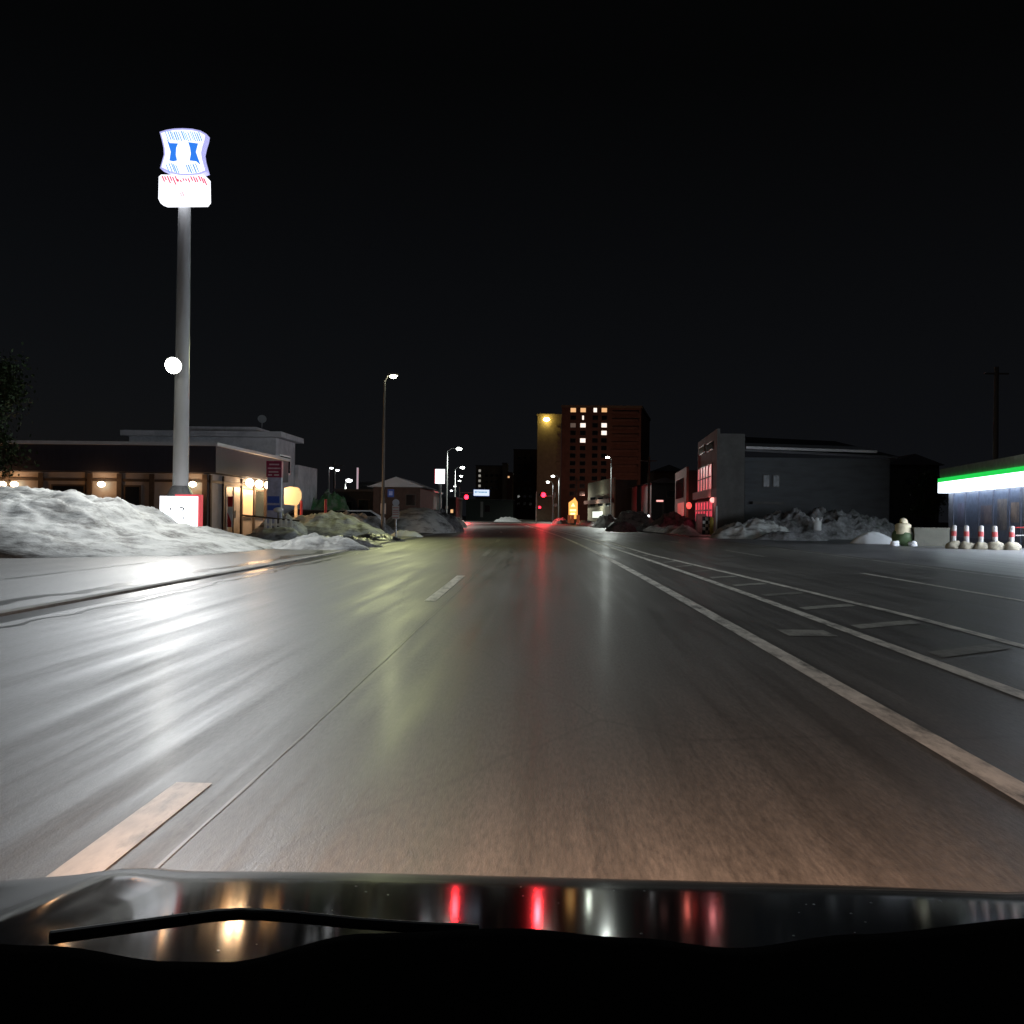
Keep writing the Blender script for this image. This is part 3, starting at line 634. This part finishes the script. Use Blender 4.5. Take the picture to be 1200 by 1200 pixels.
# -- tower
Yt = 350.0; tw = thing('apartment_tower', (PX(700, Yt), Yt, 0), 'twelve storey brick apartment tower with a few lit windows near the top', 'apartment tower')
xa, xb = PX(657, Yt), PX(750, Yt); ztop = PZ(700, 478, Yt); xc = PX(760, 396)
MB().prism([(xa, Yt), (xb, Yt), (xc, 396), (xa + 5, 396)], 0, ztop).build('wall', brick, tw)
MB().prism([(xa - .3, Yt - .3), (xb + .4, Yt - .3), (xc + .4, 396), (xa + 5, 396)], ztop + .01, ztop + .9).build('parapet', brickt, tw)
xl, xm = PX(628.5, 345), PX(656.5, 345)
an = MB().box(xl, xm, 345, 362, 0, PZ(640, 487, 345)).build('stair_wing', brickt, tw)
MB().box(xl - .3, xm + .2, 344.7, 362.3, PZ(640, 487, 345) + .01, PZ(640, 487, 345) + .6).build('parapet', brickt, an)
lit = {(0, 0): e_winA, (1, 0): e_winA, (2, 0): e_winW, (3, 0): e_winA, (1, 2): e_winW, (3, 2): e_winW, (3, 3): e_winW, (1, 4): e_winW}
for ci, px in enumerate((670.2, 681.8, 696, 706.6)):
    for r in range(12):
        py = 480.6 + 8.9 * r; x = PX(px, Yt); z = PZ(px, py, Yt); hw = .95 if (ci, r) != (2, 0) else .6
        if (ci, r) in ((1, 1),): hw = .3
        m = lit.get((ci, r), glassd)
        if (ci, r) == (1, 1): m = e_winW
        if (ci, r) == (0, 2): m = e_winD
        w = MB().box(x - hw - .1, x + hw + .1, Yt - .08, Yt - .004, z - .85, z + .85).build('window_frame', dpole, tw)
        MB().box(x - hw, x + hw, Yt - .10, Yt - .081, z - .75, z + .75).build('window_pane', m, w)
for r in range(12):                       # balcony bands on the right of the front and rows on the side wall
    py = 484 + 8.9 * r; z = PZ(730, py, Yt)
    MB().box(PX(716, Yt), PX(746, Yt), Yt - 1.0, Yt - .004, z - .5, z + .45).build('balcony', brick, tw)
    z = PZ(650, 498 + 8.9 * r, 345); MB().box(PX(651, 345), PX(655.5, 345), 344.2, 344.99, z - .4, z + .4).build('balcony', brickt, an) if r < 11 else None
v = P(640.5, 491.5, 343.5); w = MB().ball(tuple(v), .95, (1.2, .8, .7)).build('roof_lamp', e_tower, tw, smooth=True)
lamp(tw, 'SPOT', (v.x, 343.6, v.z - .6), 380, (1, .87, .3), (v.x, 345, v.z - 9), 150, 1, .5)
lamp(tw, 'SPOT', (PX(700, 300), 300, 9), 6500, (1, .55, .42), (PX(700, 350), 350, 24), 100, 1, 1.0)  # added warm wash on the tower front; no lamp stands at this point
# -- buildings on the right, facade set on two footprint corners
def corner(pf, Yf, pn, Yn, pr, top, label, fm, sm, name='shop_house', zt=None, roofed=True):
    """facade from far corner (pf,Yf) to near corner (pn,Yn), side wall from near corner to pr"""
    A = (PX(pf, Yf), Yf); B = (PX(pn, Yn), Yn); Rr = (PX(pr, Yn), Yn); zt = zt or PZ(pn, top, Yn)
    t = thing(name, (B[0], B[1], 0), label, 'building')
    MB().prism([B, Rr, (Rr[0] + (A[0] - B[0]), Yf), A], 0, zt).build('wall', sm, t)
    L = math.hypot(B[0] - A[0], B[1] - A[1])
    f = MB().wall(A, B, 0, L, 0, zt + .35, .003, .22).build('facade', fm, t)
    return t, A, B, L, zt
def win(t, A, B, pxa, pxb, pya, pyb, m, o=.225, frame=dpole, name='window'):
    ua, zb = onwall(A, B, pxa, pya); ub, za = onwall(A, B, pxb, pyb)
    ua, ub = sorted((ua, ub)); za, zb = sorted((za, zb))
    w = MB().wall(A, B, ua - .08, ub + .08, za - .08, zb + .08, o - .002, o + .05).build(name + '_frame', frame, t)
    MB().wall(A, B, ua, ub, za, zb, o + .051, o + .06).build(name + '_pane', m, w); return w, ua, ub, za, zb
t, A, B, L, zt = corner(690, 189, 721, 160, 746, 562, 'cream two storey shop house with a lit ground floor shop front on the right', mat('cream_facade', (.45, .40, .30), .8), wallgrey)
for a in (693.5, 702.5, 711.5): win(t, A, B, a, a + 5.5, 583.5, 592.5, glassd)
w, ua, ub, za, zb = win(t, A, B, 696, 708, 599.5, 607, e_shop, name='shop_front')
MB().wall(A, B, 0, L, 4.1 - .4, 4.1 + .3, .222, 1.0).build('canopy', mat('canopy_rose', (.30, .15, .12)), t)
lamp(t, 'POINT', (A[0] * .45 + B[0] * .55 - 2.2, 172, 3.0), 300, (.9, 1, .85), size=.3)
bldg(746, 760, 570, 150, 10, wallgrey, 'narrow grey house right of the cream shop house', windows=((750, 754, 572, 590, wallcream),), flat=False)
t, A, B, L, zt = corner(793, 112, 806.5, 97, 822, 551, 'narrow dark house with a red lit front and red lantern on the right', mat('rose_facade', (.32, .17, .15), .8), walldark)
win(t, A, B, 795, 804, 564, 583, e_redw if False else glassd, frame=mat('rose_frame', (.4, .2, .18)))
w, ua, ub, za, zb = win(t, A, B, 797, 805, 590, 606, glow('dim_rose_door', (1, .3, .25), .06), name='door')
v = P(807.5, 592.5, 95.5); rl = thing('red_lantern', tuple(v), 'small red glowing lantern at the corner of the narrow dark house', 'lantern')
MB().ball(tuple(v), .26, (1, 1, 1.3)).build('paper_shade', e_redl, rl, smooth=True); MB().rod((v.x, v.y, v.z + .3), (v.x + .1, v.y + 1.7, v.z + .3), .03).build('bracket', dpole, rl)
lamp(rl, 'POINT', (v.x - .8, v.y - .5, v.z), 40, (1, .2, .15), size=.2)
bldg(763, 793, 566, 118, 12, walldark, 'dark shed-like building between the dark pole and the red lit house', windows=((769, 777, 586, 588, e_pink), (776, 778, 589, 602, wallgrey), (781, 790, 575, 583, glassd)), flat=False)
bldg(766, 800, 552, 180, 12, mat('umber_wall', (.16, .08, .05), .8), 'brown gabled roof seen above the dark shed', flat=False)
# -- corner building
t, A, B, L, zt = corner(820, 82, 843, 69, 872, 508, 'grey three storey corner building with rosy barred windows and red ground floor', wallgrey, wallgrey, 'corner_building')
for a, b_ in ((823, 829.5), (832, 839.5)): win(t, A, B, a, b_, 526 - (a - 823) * .45, 529.5 - (a - 823) * .45, glassd)
w, ua, ub, za, zb = win(t, A, B, 822, 838, 551, 574, e_pinkw)
q = MB()
for i in range(1, 5): u = ua + (ub - ua) * i / 5; q.wall(A, B, u - .07, u + .07, za, zb, .287, .33)
q.wall(A, B, ua, ub, (za + zb) / 2, (za + zb) / 2 + .08, .331, .35); q.build('glazing_bar', walldark, w)
w, ua, ub, za, zb = win(t, A, B, 819, 839, 590, 611, e_redw, name='shop_front')
q = MB()
for i in range(1, 6): u = ua + (ub - ua) * i / 6; q.wall(A, B, u - .1, u + .1, za, zb, .287, .33)
q.wall(A, B, ua, ub, za + (zb - za) * .52, za + (zb - za) * .60, .331, .35); q.build('glazing_bar', dpole, w)
MB().wall(A, B, -.2, L, 2.75, 3.35, .224, .6).build('canopy', mat('canopy_rose2', (.30, .14, .13)), t)
v = P(835, 586, 70.5); pl = thing('wall_lamp', tuple(v), 'round pink glowing lamp on the front of the grey corner building', 'wall lamp')
MB().ball(tuple(v), .20).build('globe', e_pink, pl, smooth=True); MB().rod((v.x, v.y, v.z), (v.x + .9, v.y + .3, v.z + .1), .03).build('bracket', dpole, pl)
lamp(pl, 'POINT', (v.x - .6, v.y - .4, v.z - .1), 26, (1, .3, .3), size=.2)
x0, x1 = PX(872, 69.5), PX(1042, 69.5); z = PZ(880, 536, 69.5)
wg = thing('side_wing', ((x0 + x1) / 2, 69.5, 0), 'long dark sided wing with a snow edged roof joined to the corner building', 'building')
MB().box(x0 + .02, x1, 69.5, 84, 0, z).build('wall', wallside, wg)
zr = z + .05
MB().slab([(x0 - .1, 69.0, zr + .35), (x0 - .1, 84, zr + 2.6), (x1 + .4, 84, zr + 2.2), (x1 + .4, 69.0, zr - .05)], (0, 0, .16)).build('roof', roofm, wg)
q = MB().slab([(x0, 69.05, zr + .53), (x0, 72.5, zr + 1.06), (x0 + 9.4, 72.5, zr + .85), (x0 + 9.2, 69.05, zr + .33)], (0, 0, .18)).build('roof_snow', clean, wg)
for a in (893, 904.5):
    xa, xb = PX(a, 69.5), PX(a + 9, 69.5); w = MB().box(xa, xb, 69.44, 69.497, PZ(900, 571, 69.5), PZ(900, 556, 69.5)).build('window_frame', wallgrey, wg)
    MB().box(xa + .07, xb - .07, 69.42, 69.438, PZ(900, 570, 69.5), PZ(900, 557, 69.5)).build('window_pane', mat('grey_pane', (.12, .13, .14), .3), w)
MB().box(PX(880, 69.5), PX(916, 69.5), 68.9, 69.49, PZ(900, 591, 69.5), PZ(900, 588, 69.5)).build('ledge', wallgrey, wg)
bldg(1040, 1100, 545, 90, 14, walldark, 'very dark house between the snow ridge and the green striped shop', windows=((1060, 1068, 560, 568, glassd),), flat=False)
# goods at the corner building
x = PX(821.5, 72); cb = thing('grey_cabinet', (x, 72, 0), 'grey upright cabinet in the snow at the corner building front', 'cabinet')
MB().box(x - .35, x + .35, 71.7, 72.3, 0, 1.55).build('cabinet_body', mat('cab_grey', (.25, .26, .26)), cb, bevel=.03); MB().box(x - .3, x + .3, 71.67, 71.69, .2, 1.4).build('door', mat('cab_door', (.3, .31, .31)), cb)
x = PX(828.5, 68); br_ = thing('warning_board', (x, 68, 0), 'black and white checked warning board beside the yellow post', 'warning board')
MB().box(x - .32, x + .32, 68, 68.06, .1, 1.35).build('board', mat('matt_black', (.02, .02, .02)), br_)
q = MB()
for i in range(3):
    for j in range(5):
        if (i + j) % 2: q.box(x - .3 + i * .2, x - .1 + i * .2, 67.985, 67.998, .15 + j * .23, .36 + j * .23)
q.build('white_checks', whitep, br_)
x = PX(834, 67.5); yp = thing('yellow_post', (x, 67.5, 0), 'short yellow bollard before the grey corner building', 'bollard'); MB().lathe((x, 67.5, 0), [(.14, 0), (.14, 1.2), (.1, 1.3), (.0, 1.32)]).build('post_body', yellp, yp)
x = PX(839.5, 68); wp = thing('white_post', (x, 68, 0), 'slim white post right of the yellow bollard', 'post'); MB().rod((x, 68, 0), (x, 68, 2.1), .07).build('post_body', whitep, wp)
# white sack on ridge
v = P(957.5, 622, 60.8); sk = thing('white_sack', (v.x, v.y, v.z), 'white tied sack with two upright ears on the dark snow ridge', 'sack')
MB().lathe((v.x, v.y, v.z), [(.20, 0), (.26, .05), (.25, .3), (.27, .5), (.2, .62), (.05, .7)]).build('sack_body', whitep, sk, smooth=True)
for s in (-1, 1): MB().rod((v.x + s * .14, v.y, v.z + .5), (v.x + s * .33, v.y, v.z + .85), .1, .04).build('ear', mat('sack_cloth%d' % (s + 2), (.5, .5, .5)), sk)
MB().ball((v.x, v.y, v.z + .72), .12).build('knot', whitep, sk, smooth=True)
# snow capped wrapped shrub
v = P(1058, 641, 47.5); sh = thing('wrapped_shrub', (v.x, v.y, 0), 'dark shrub with a cream cloth wrap on its upper half and a small round top', 'shrub')
MB().ball((v.x, v.y, .38), .5, (1.05, .8, .95), 20, .25, 2).build('foliage', leaf, sh, smooth=True)
MB().lathe((v.x, v.y, .52), [(.30, 0), (.42, .06), (.37, .18), (.36, .36), (.38, .48), (.3, .56), (.2, .58)]).build('cloth_wrap', cloth, sh, smooth=True)
MB().ball((v.x + .02, v.y, 1.17), .19, (1, 1, .95), 14, .2, 4).build('wrap_top', cloth, sh, smooth=True)
MB().rod((v.x, v.y, 0), (v.x, v.y, .3), .07).build('stem', bark, sh)
for s, px in ((1, 1049), (2, 1070)):
    x = PX(px, 46.8); o = MB().ball((x, 46.8, .10), .22, (1, .8, .7), 16, .3, s).build('snow_clump', clean, smooth=True); tag(o, 'small white snow clump at the %s foot of the wrapped shrub' % ('left' if s == 1 else 'right'), 'snow clump')
# block wall
a, b_ = PX(1072, 47), PX(1113, 47); concrete2 = mat('mossy_concrete', (.09, .088, .07), .85, .3, 3, dirt=(.05, .05, .04), dscale=1.5, bump=.3); bw = thing('block_wall', ((a + b_) / 2, 47, 0), 'low weathered concrete block wall beside the striped posts', 'wall')
MB().box(a, b_, 47, 47.25, 0, .83).build('blocks', concrete2, bw); MB().box(a - .02, b_ + .02, 46.97, 47.28, .835, .9).build('coping', concrete2, bw)
# ------------------------------------------------------------------ green striped shop on the right
A = (PX(1111.5, 60), 60.0); dx = (PX(1200, 47.4) - A[0]) / (60 - 47.4); B = (A[0] + dx * 38, 22.0)
L = math.hypot(B[0] - A[0], B[1] - A[1]); fs = thing('corner_shop', (A[0] + 8, 50, 0), 'convenience shop on the right with glowing green over white stripe band', 'shop')
MB().prism([A, B, (B[0] + 14, 24), (A[0] + 14, 62)], 0, 4.2).build('wall', mat('shop_wall', (.25, .27, .33), .5), fs)
MB().wall(A, B, -.1, L, 3.85, 4.42, .003, .5).build('parapet', mat('parapet_grey', (.42, .42, .45), .5), fs)
MB().wall(A, B, -.1, L, 3.60, 3.845, .003, .62).build('green_band', e_green, fs)
MB().wall(A, B, -.1, L, 2.96, 3.595, .003, .60).build('white_band', e_band, fs)
q = MB()
for u in [1.2, 3.6, 6.0, 8.4, 10.8, 12.4]: q.wall(A, B, u - .06, u + .06, .1, 2.9, .003, .08)
q.wall(A, B, 0, 12.4, .1, .3, .081, .1); q.build('mullion', mat('mullion_grey', (.2, .22, .3)), fs)
for u0, u1, z0_, z1_, c_ in ((2.0, 3.2, .9, 2.3, (.30, .30, .45)), (6.3, 8.1, 1.1, 2.1, (.35, .30, .34)), (9.0, 10.4, .8, 2.4, (.40, .36, .36)), (11.0, 12.1, 1.2, 2.2, (.5, .4, .36))):
    MB().wall(A, B, u0, u1, z0_, z1_, .031, .036).build('poster', mat('poster%d' % len(MATS), c_, .5, .3, 1.5, dirt=(.15, .17, .25), dscale=1), fs)
w = MB().wall(A, B, 1.3, 12.3, .3, 2.85, .003, .03).build('dark_window', mat('poster_glass', (.22, .27, .40), .3), fs)
for u0 in (15.2, 18.5, 21.8, 25.1, 28.4):
    w = MB().wall(A, B, u0, u0 + 3.1, .3, 2.85, .003, .05).build('window_frame', white, fs); MB().wall(A, B, u0 + .08, u0 + 3.02, .4, 2.78, .051, .06).build('window_pane', e_store, w)
MB().wall(A, B, 12.9, 14.9, .2, 2.6, .003, .05).build('poster', mat('rosy_poster', (.45, .33, .30), .5), fs)
# striped posts with concrete feet
for i, px in enumerate((1117.5, 1133, 1149.5, 1166.5, 1185.5)):
    Yb = 43.6 - i * .25; x = PX(px, Yb)
    t = thing('striped_post', (x, Yb, 0), ['leftmost red and white post of the row, touching the block wall', 'second red and white post from the block wall', 'middle red and white post of the row before the striped shop',
        'fourth post of the row, bright with one red band', 'rightmost post of the row, joined to the red and white rails'][i], 'bollard', 'red and white posts before the striped shop')
    tl_ = (.03, -.02, .015, -.035, .02)[i]
    MB().ball((x + .04, Yb, .10), .34, (1, .85, .75), 18, .35, i * 3.1).build('concrete_foot', mat('foot%d' % i, (.30, .27, .20), .85, .3, 6, dirt=(.15, .14, .12), dscale=4), t, smooth=True)
    dull = mat('scuffed_white%d' % i, (.34, .33, .32), .55, .2, 8, dirt=(.16, .15, .14), dscale=5)
    MB().rod((x, Yb, .28), (x + tl_, Yb, 1.0), .11, .105, 16).build('post_body', dull, t)
    MB().rod((x + tl_ * .4, Yb, .56), (x + tl_ * .7, Yb, .78), .116, .114, 16).build('red_band', mat('faded_red%d' % i, (.34, .04, .04), .6, .25, 6), t)
    MB().ball((x + tl_, Yb, 1.0), .105, (1, 1, .5)).build('cap', dull, t, smooth=True)
x0, x1 = PX(1187, 42.6), PX(1235, 41.8)
rr = thing('guard_rail', (x0, 42.6, 0), 'pair of thin red and white rails running right from the last striped post', 'rail')
MB().rod((x0 + .12, 42.6, .98), (x1, 41.8, 1.02), .025).build('upper_rail', redp, rr); MB().rod((x0 + .12, 42.6, .64), (x1, 41.8, .66), .02).build('lower_rail', whitep, rr)
MB().rod((x1, 41.8, 0), (x1, 41.8, 1.1), .05).build('post', whitep, rr)
# ------------------------------------------------------------------ traffic signals
def sighead(t, x, Y, z, lit=0, n=3, s=.42, facing=1):
    h = MB().box(x - n * s / 2 - .04, x + n * s / 2 + .04, Y, Y + .14, z - s / 2 - .05, z + s / 2 + .05).build('signal_head', mat('sig%d' % (len(MATS)), (.12, .12, .12), .5), t, bevel=.03)
    for i in range(n):
        xx = x + (i - (n - 1) / 2) * s * facing; on = i == n - 1
        MB().rod((xx, Y - .02, z), (xx, Y - .005, z), .40 if on else .13, n=20).build('signal_lens', e_sig if on else glassd, h)
        MB().slab([(xx - .16, Y - .03, z + .17), (xx + .16, Y - .03, z + .17), (xx + .16, Y - .2, z + .13), (xx - .16, Y - .2, z + .13)], (0, 0, .02)).build('visor', dpole, h)
Ys = 180.0; x = PX(538, Ys); tl = thing('traffic_signal', (x, Ys, 0), 'left traffic signal glowing red on a long arm over the road', 'traffic signal', 'traffic signals at the crossing')
za = PZ(550, 577.5, Ys)
MB().rod((x, Ys, 0), (x, Ys, za + 1.2), .14, .09).build('pole', galv, tl)
MB().rod((x, Ys, za), (PX(574, Ys), Ys, za + .1), .07).build('arm', galv, tl)
xs = PX(546.5, Ys); sighead(tl, xs - .45, Ys - .1, PZ(546, 582.5, Ys))
lamp(tl, 'SPOT', (xs, Ys - 1, PZ(546, 582.5, Ys)), 3000, (1, .03, .04), (xs, Ys - 20, 0), 140, 1, .3)
ss = thing('street_name_sign', (PX(564, Ys), Ys, za), 'white lit overhead name sign with blue lettering on the left signal arm', 'street sign')
a, b_ = PX(555, Ys), PX(573, Ys); z0, z1 = PZ(564, 581, Ys), PZ(564, 574, Ys)
MB().box(a, b_, Ys - .5, Ys - .35, z0, z1).build('panel', e_signw, ss); MB().box(a - .1, b_ + .1, Ys - .34, Ys - .22, z0 - .12, z1 + .06).build('casing', bluep, ss)
q = MB()
for i in range(9): 
    xx = a + .3 + i * .25; q.box(xx, xx + .17, Ys - .515, Ys - .502, z0 + .42 + (.12 if i > 2 else .2), z0 + .78)
q.slab([(a + .12, Ys - .515, z0 + .68), (a + .5, Ys - .515, z0 + .48), (a + .5, Ys - .515, z0 + .88)], (0, .01, 0)); q.build('blue_writing', e_signb, ss)
Yr = 165.0; x = PX(648, Yr); tr = thing('traffic_signal', (x, Yr, 0), 'right traffic signal glowing red on a short arm, with a side sign', 'traffic signal', 'traffic signals at the crossing')
za = PZ(642, 581.5, Yr)
MB().rod((x, Yr, 0), (x, Yr, PZ(648, 572, Yr)), .15, .1).build('pole', galv, tr); MB().rod((x, Yr, za), (PX(635, Yr), Yr, za + .05), .09).build('arm', white, tr)
sighead(tr, PX(636.5, Yr) - .35, Yr - .25, PZ(636, 580, Yr), s=.34)
lamp(tr, 'SPOT', (PX(636, Yr), Yr - 1, PZ(636, 580, Yr)), 5500, (1, .03, .04), (PX(636, Yr), Yr - 20, 0), 140, 1, .3)
MB().box(x + .15, x + .45, Yr - .1, Yr - .05, PZ(648, 583, Yr), PZ(648, 577, Yr)).build('side_sign', white, tr); MB().rod((x + .45, Yr - .05, PZ(651, 592, Yr)), (x + .45, Yr - .1, PZ(651, 592, Yr)), .3).build('round_sign', white, tr)
x = PX(628.5, Yr); pr_ = thing('pedestrian_signal', (x, Yr, 0), 'red pedestrian signal on a slim post left of the right traffic signal', 'pedestrian signal')
MB().rod((x, Yr, 0), (x, Yr, PZ(628, 576, Yr)), .09).build('pole', mat('rosy_post', (.5, .42, .38)), pr_)
xx = PX(632.3, Yr); zz_ = PZ(632, 594.5, Yr); hh = MB().box(xx - .22, xx + .22, Yr - .12, Yr + .1, zz_ - .6, zz_ + .25).build('signal_head', dpole, pr_)
MB().box(xx - .17, xx + .17, Yr - .14, Yr - .122, zz_ - .17, zz_ + .17).build('signal_lens', e_sig, hh); MB().rod((x, Yr, zz_), (xx - .2, Yr, zz_), .03).build('bracket', galv, pr_)
# orange arrow sign
Yo = 150.0; osn = thing('arrow_sign', (PX(672, Yo), Yo, 0), 'orange lit house-shaped sign with pointed top beside the crossing', 'shop sign')
MB().slab(quad([(666.5, 608), (666.5, 589), (671.5, 585.5), (673.5, 583), (675.5, 586.5), (676.8, 588), (676.8, 608)], Yo), (0, .35, 0)).build('lit_panel', e_orange, osn)
MB().slab(quad([(669, 593.5), (671.6, 589.5), (674, 593.5)], Yo - .03), (0, .012, 0)).slab(quad([(668, 597), (675, 597), (675, 599), (668, 599)], Yo - .03), (0, .012, 0)).slab(quad([(668.5, 601), (674, 601), (674, 603), (668.5, 603)], Yo - .03), (0, .012, 0)).build('yellow_writing', e_orangel, osn)
MB().box(PX(668, Yo), PX(675, Yo), Yo + .05, Yo + .3, 0, PZ(672, 608, Yo)).build('base', concrete, osn)
for i, px in enumerate((667, 671, 677.5)):
    x = PX(px, 143); o = thing('roadside_banner', (x, 143, 0), ['left', 'middle', 'right'][i] + ' one of three short red banners at the foot of the orange sign', 'banner', 'red banners under the orange sign')
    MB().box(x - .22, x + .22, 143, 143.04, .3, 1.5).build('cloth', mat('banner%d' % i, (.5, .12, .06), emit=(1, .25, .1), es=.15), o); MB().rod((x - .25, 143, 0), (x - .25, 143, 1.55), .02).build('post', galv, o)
# ------------------------------------------------------------------ tree at the far left
def tree(x, Y, h, label, nleaf=6000, sd=1):
    rnd = random.Random(sd); t = thing('leafy_tree', (x, Y, 0), label, 'tree')
    q = MB().rod((x, Y, 0), (x, Y, h * .5), .22, .12)
    cl = []
    for i in range(22):
        a = rnd.uniform(0, 6.28); r = rnd.uniform(.3, 1) * h * .24; z = h * rnd.uniform(.38, .95); k = 1 - abs(z / h - .6) * 1.1
        c = Vector((x + math.cos(a) * r * k, Y + math.sin(a) * r * k, z)); cl.append((c, rnd.uniform(.5, 1.0) * h * .09)); q.rod((x, Y, z * .62), tuple(c), .06, .02, 6)
    q.build('trunk', bark, t); q = MB()
    for i in range(nleaf):
        c, r = rnd.choice(cl); d = Vector((rnd.gauss(0, 1), rnd.gauss(0, 1), rnd.gauss(0, 1))) * r * .75; p = c + d; s = rnd.uniform(.05, .12)
        u = Vector((rnd.gauss(0, 1), rnd.gauss(0, 1), rnd.gauss(0, 1))).normalized(); v = u.cross(Vector((rnd.random(), rnd.random(), rnd.random()))).normalized()
        q.face([p + u * s, p + v * s * .6, p - u * s, p - v * s * .6])
    q.build('crown', leaf, t)
tree(PX(-22, 40), 40, 7.6, 'dark leafy tree cut by the left edge above the timber shop')
tree(PX(1085, 78), 78, 5.2, 'dim bushy tree behind the block wall, left of the striped shop', 3500, 5)
# ------------------------------------------------------------------ the car we sit in
car = thing('own_car', (0, .4, 0), 'glossy black car bonnet, wiper and dark dashboard along the bottom of the view', 'car')
b = bmesh.new(); rows = []
nx, ny = 80, 60
for i in range(nx + 1):
    u = -1 + 2 * i / nx; r = []
    for j in range(ny + 1):
        y = .62 + (1.62 - .62) * j / ny
        # slope about 10.8 degrees near the screen, rolling over at the nose
        yy = y - .62; z = .864 - math.tan(R(10.45)) * yy - (0.9 * max(0, y - 1.02) ** 2) - 2.2 * max(0, y - 1.3) ** 2
        x = u * .86; z -= .05 * abs(u) ** 4 + .20 * max(0, abs(u) - .86) ** 1.2 * 2
        z += .006 * math.exp(-((abs(u) - .62) / .05) ** 2)
        r.append(b.verts.new((x + .06, y, z)))
    rows.append(r)
for A_, B_ in zip(rows, rows[1:]):
    for j in range(ny): b.faces.new((A_[j], B_[j], B_[j + 1], A_[j + 1]))
q = MB(); q.bm.free(); q.bm = b; q.build('bonnet', carpaint, car, smooth=True)
rd_ = random.Random(5); q = MB()
for i in range(90):
    y = rd_.uniform(.72, 1.02); x = rd_.uniform(-.7, .8); z = .864 - math.tan(R(10.45)) * (y - .62) - .05 * abs((x - .06) / .86) ** 4
    q.ball((x, y, z), rd_.uniform(.0006, .0018), (1, 1, .35), 6)
q.build('water_drops', mat('drop', (.4, .42, .42), .15), car, smooth=True)['kind'] = 'stuff'
MB().box(-.80, .92, 1.64, 1.75, .18, .40).build('bumper', carpaint, car, bevel=.03)
for s in (-1, 1):
    w = MB().box(.06 + s * .62 - .14, .06 + s * .62 + .14, 1.60, 1.72, .41, .48).build('headlight', chrome, car)
    MB().box(.06 + s * .62 - .11, .06 + s * .62 + .11, 1.722, 1.735, .42, .475).build('headlight_lens', e_head, w)
    lamp(car, 'SPOT', (.06 + s * .62, 1.82, .46), 560, (1, .58, .37), (.06 + s * .9, 11, .0), 110, 1, .08)
# dashboard top, curved silhouette
edge0 = interp([(-40, 1096), (60, 1100), (200, 1118), (260, 1119), (430, 1085), (600, 1079), (740, 1090), (860, 1102), (1000, 1086), (1230, 1066)])
edge = [(x, edge0(x)) for x in range(-30, 1240, 18)]
b = bmesh.new(); rows = []
for px, py in edge:
    a = P(px, py, .52); c = P(px, py, .40); r = [b.verts.new((a.x, .54, a.z - .06)), b.verts.new((a.x, .52, a.z - .004)), b.verts.new((a.x, .50, a.z)), b.verts.new((a.x, .36, a.z - .01)), b.verts.new((a.x * .9, .12, a.z - .10)), b.verts.new((a.x * .9, .10, a.z - .5)), b.verts.new((a.x, .54, a.z - .5))]
    rows.append(r)
for A_, B_ in zip(rows, rows[1:]):
    for j in range(7): b.faces.new((A_[j], B_[j], B_[(j + 1) % 7], A_[(j + 1) % 7]))
b.faces.new(rows[0]); b.faces.new(rows[-1][::-1])
q = MB(); q.bm.free(); q.bm = b; q.build('dashboard', black, car, smooth=True)
wb = [(58, 1099), (110, 1092), (170, 1084), (220, 1077), (250, 1073), (280, 1071), (310, 1072), (350, 1075), (420, 1082), (480, 1086), (560, 1090)]
q = MB(); pts = [tuple(P(x, y, .60 + .014 * i)) for i, (x, y) in enumerate(wb)]
q.tube(pts, .0042); wi = q.build('wiper', rubber, car)
# ------------------------------------------------------------------ sky, moonless night
wd = bpy.data.worlds.new('World'); sc.world = wd; wd.use_nodes = True; nt = wd.node_tree
sky = nt.nodes.new('ShaderNodeTexSky'); sky.sky_type = 'NISHITA'; sky.sun_disc = False; sky.sun_elevation = R(-6); sky.sun_rotation = R(-70)
bg = nt.nodes['Background']; tcw = nt.nodes.new('ShaderNodeTexCoord'); sx = nt.nodes.new('ShaderNodeSeparateXYZ'); nt.links.new(tcw.outputs['Generated'], sx.inputs[0])
rp_ = nt.nodes.new('ShaderNodeValToRGB'); rp_.color_ramp.elements[0].color = (.095, .105, .13, 1); rp_.color_ramp.elements[1].color = (.022, .024, .026, 1); rp_.color_ramp.elements[1].position = .42
nt.links.new(sx.outputs['Z'], rp_.inputs[0])   # faint town glow low in the sky
ad = nt.nodes.new('ShaderNodeMix'); ad.data_type = 'RGBA'; ad.blend_type = 'ADD'; ad.inputs[0].default_value = 1
nt.links.new(sky.outputs[0], ad.inputs[6]); nt.links.new(rp_.outputs[0], ad.inputs[7]); nt.links.new(ad.outputs[2], bg.inputs['Color']); bg.inputs['Strength'].default_value = .05
sun = bpy.data.lights.new('moon', 'SUN'); sun.energy = .02; sun.angle = R(10); sun.color = (.75, .85, 1)
so = bpy.data.objects.new('moon', sun); C.objects.link(so); so.rotation_euler = (R(50), 0, R(20))
sc.view_settings.view_transform = 'Standard'; sc.view_settings.look = 'None'; sc.view_settings.exposure = 0; sc.view_settings.gamma = 1
sc.cycles.use_denoising = True; sc.cycles.sample_clamp_indirect = 3; sc.cycles.max_bounces = 5; sc.cycles.caustics_reflective = False
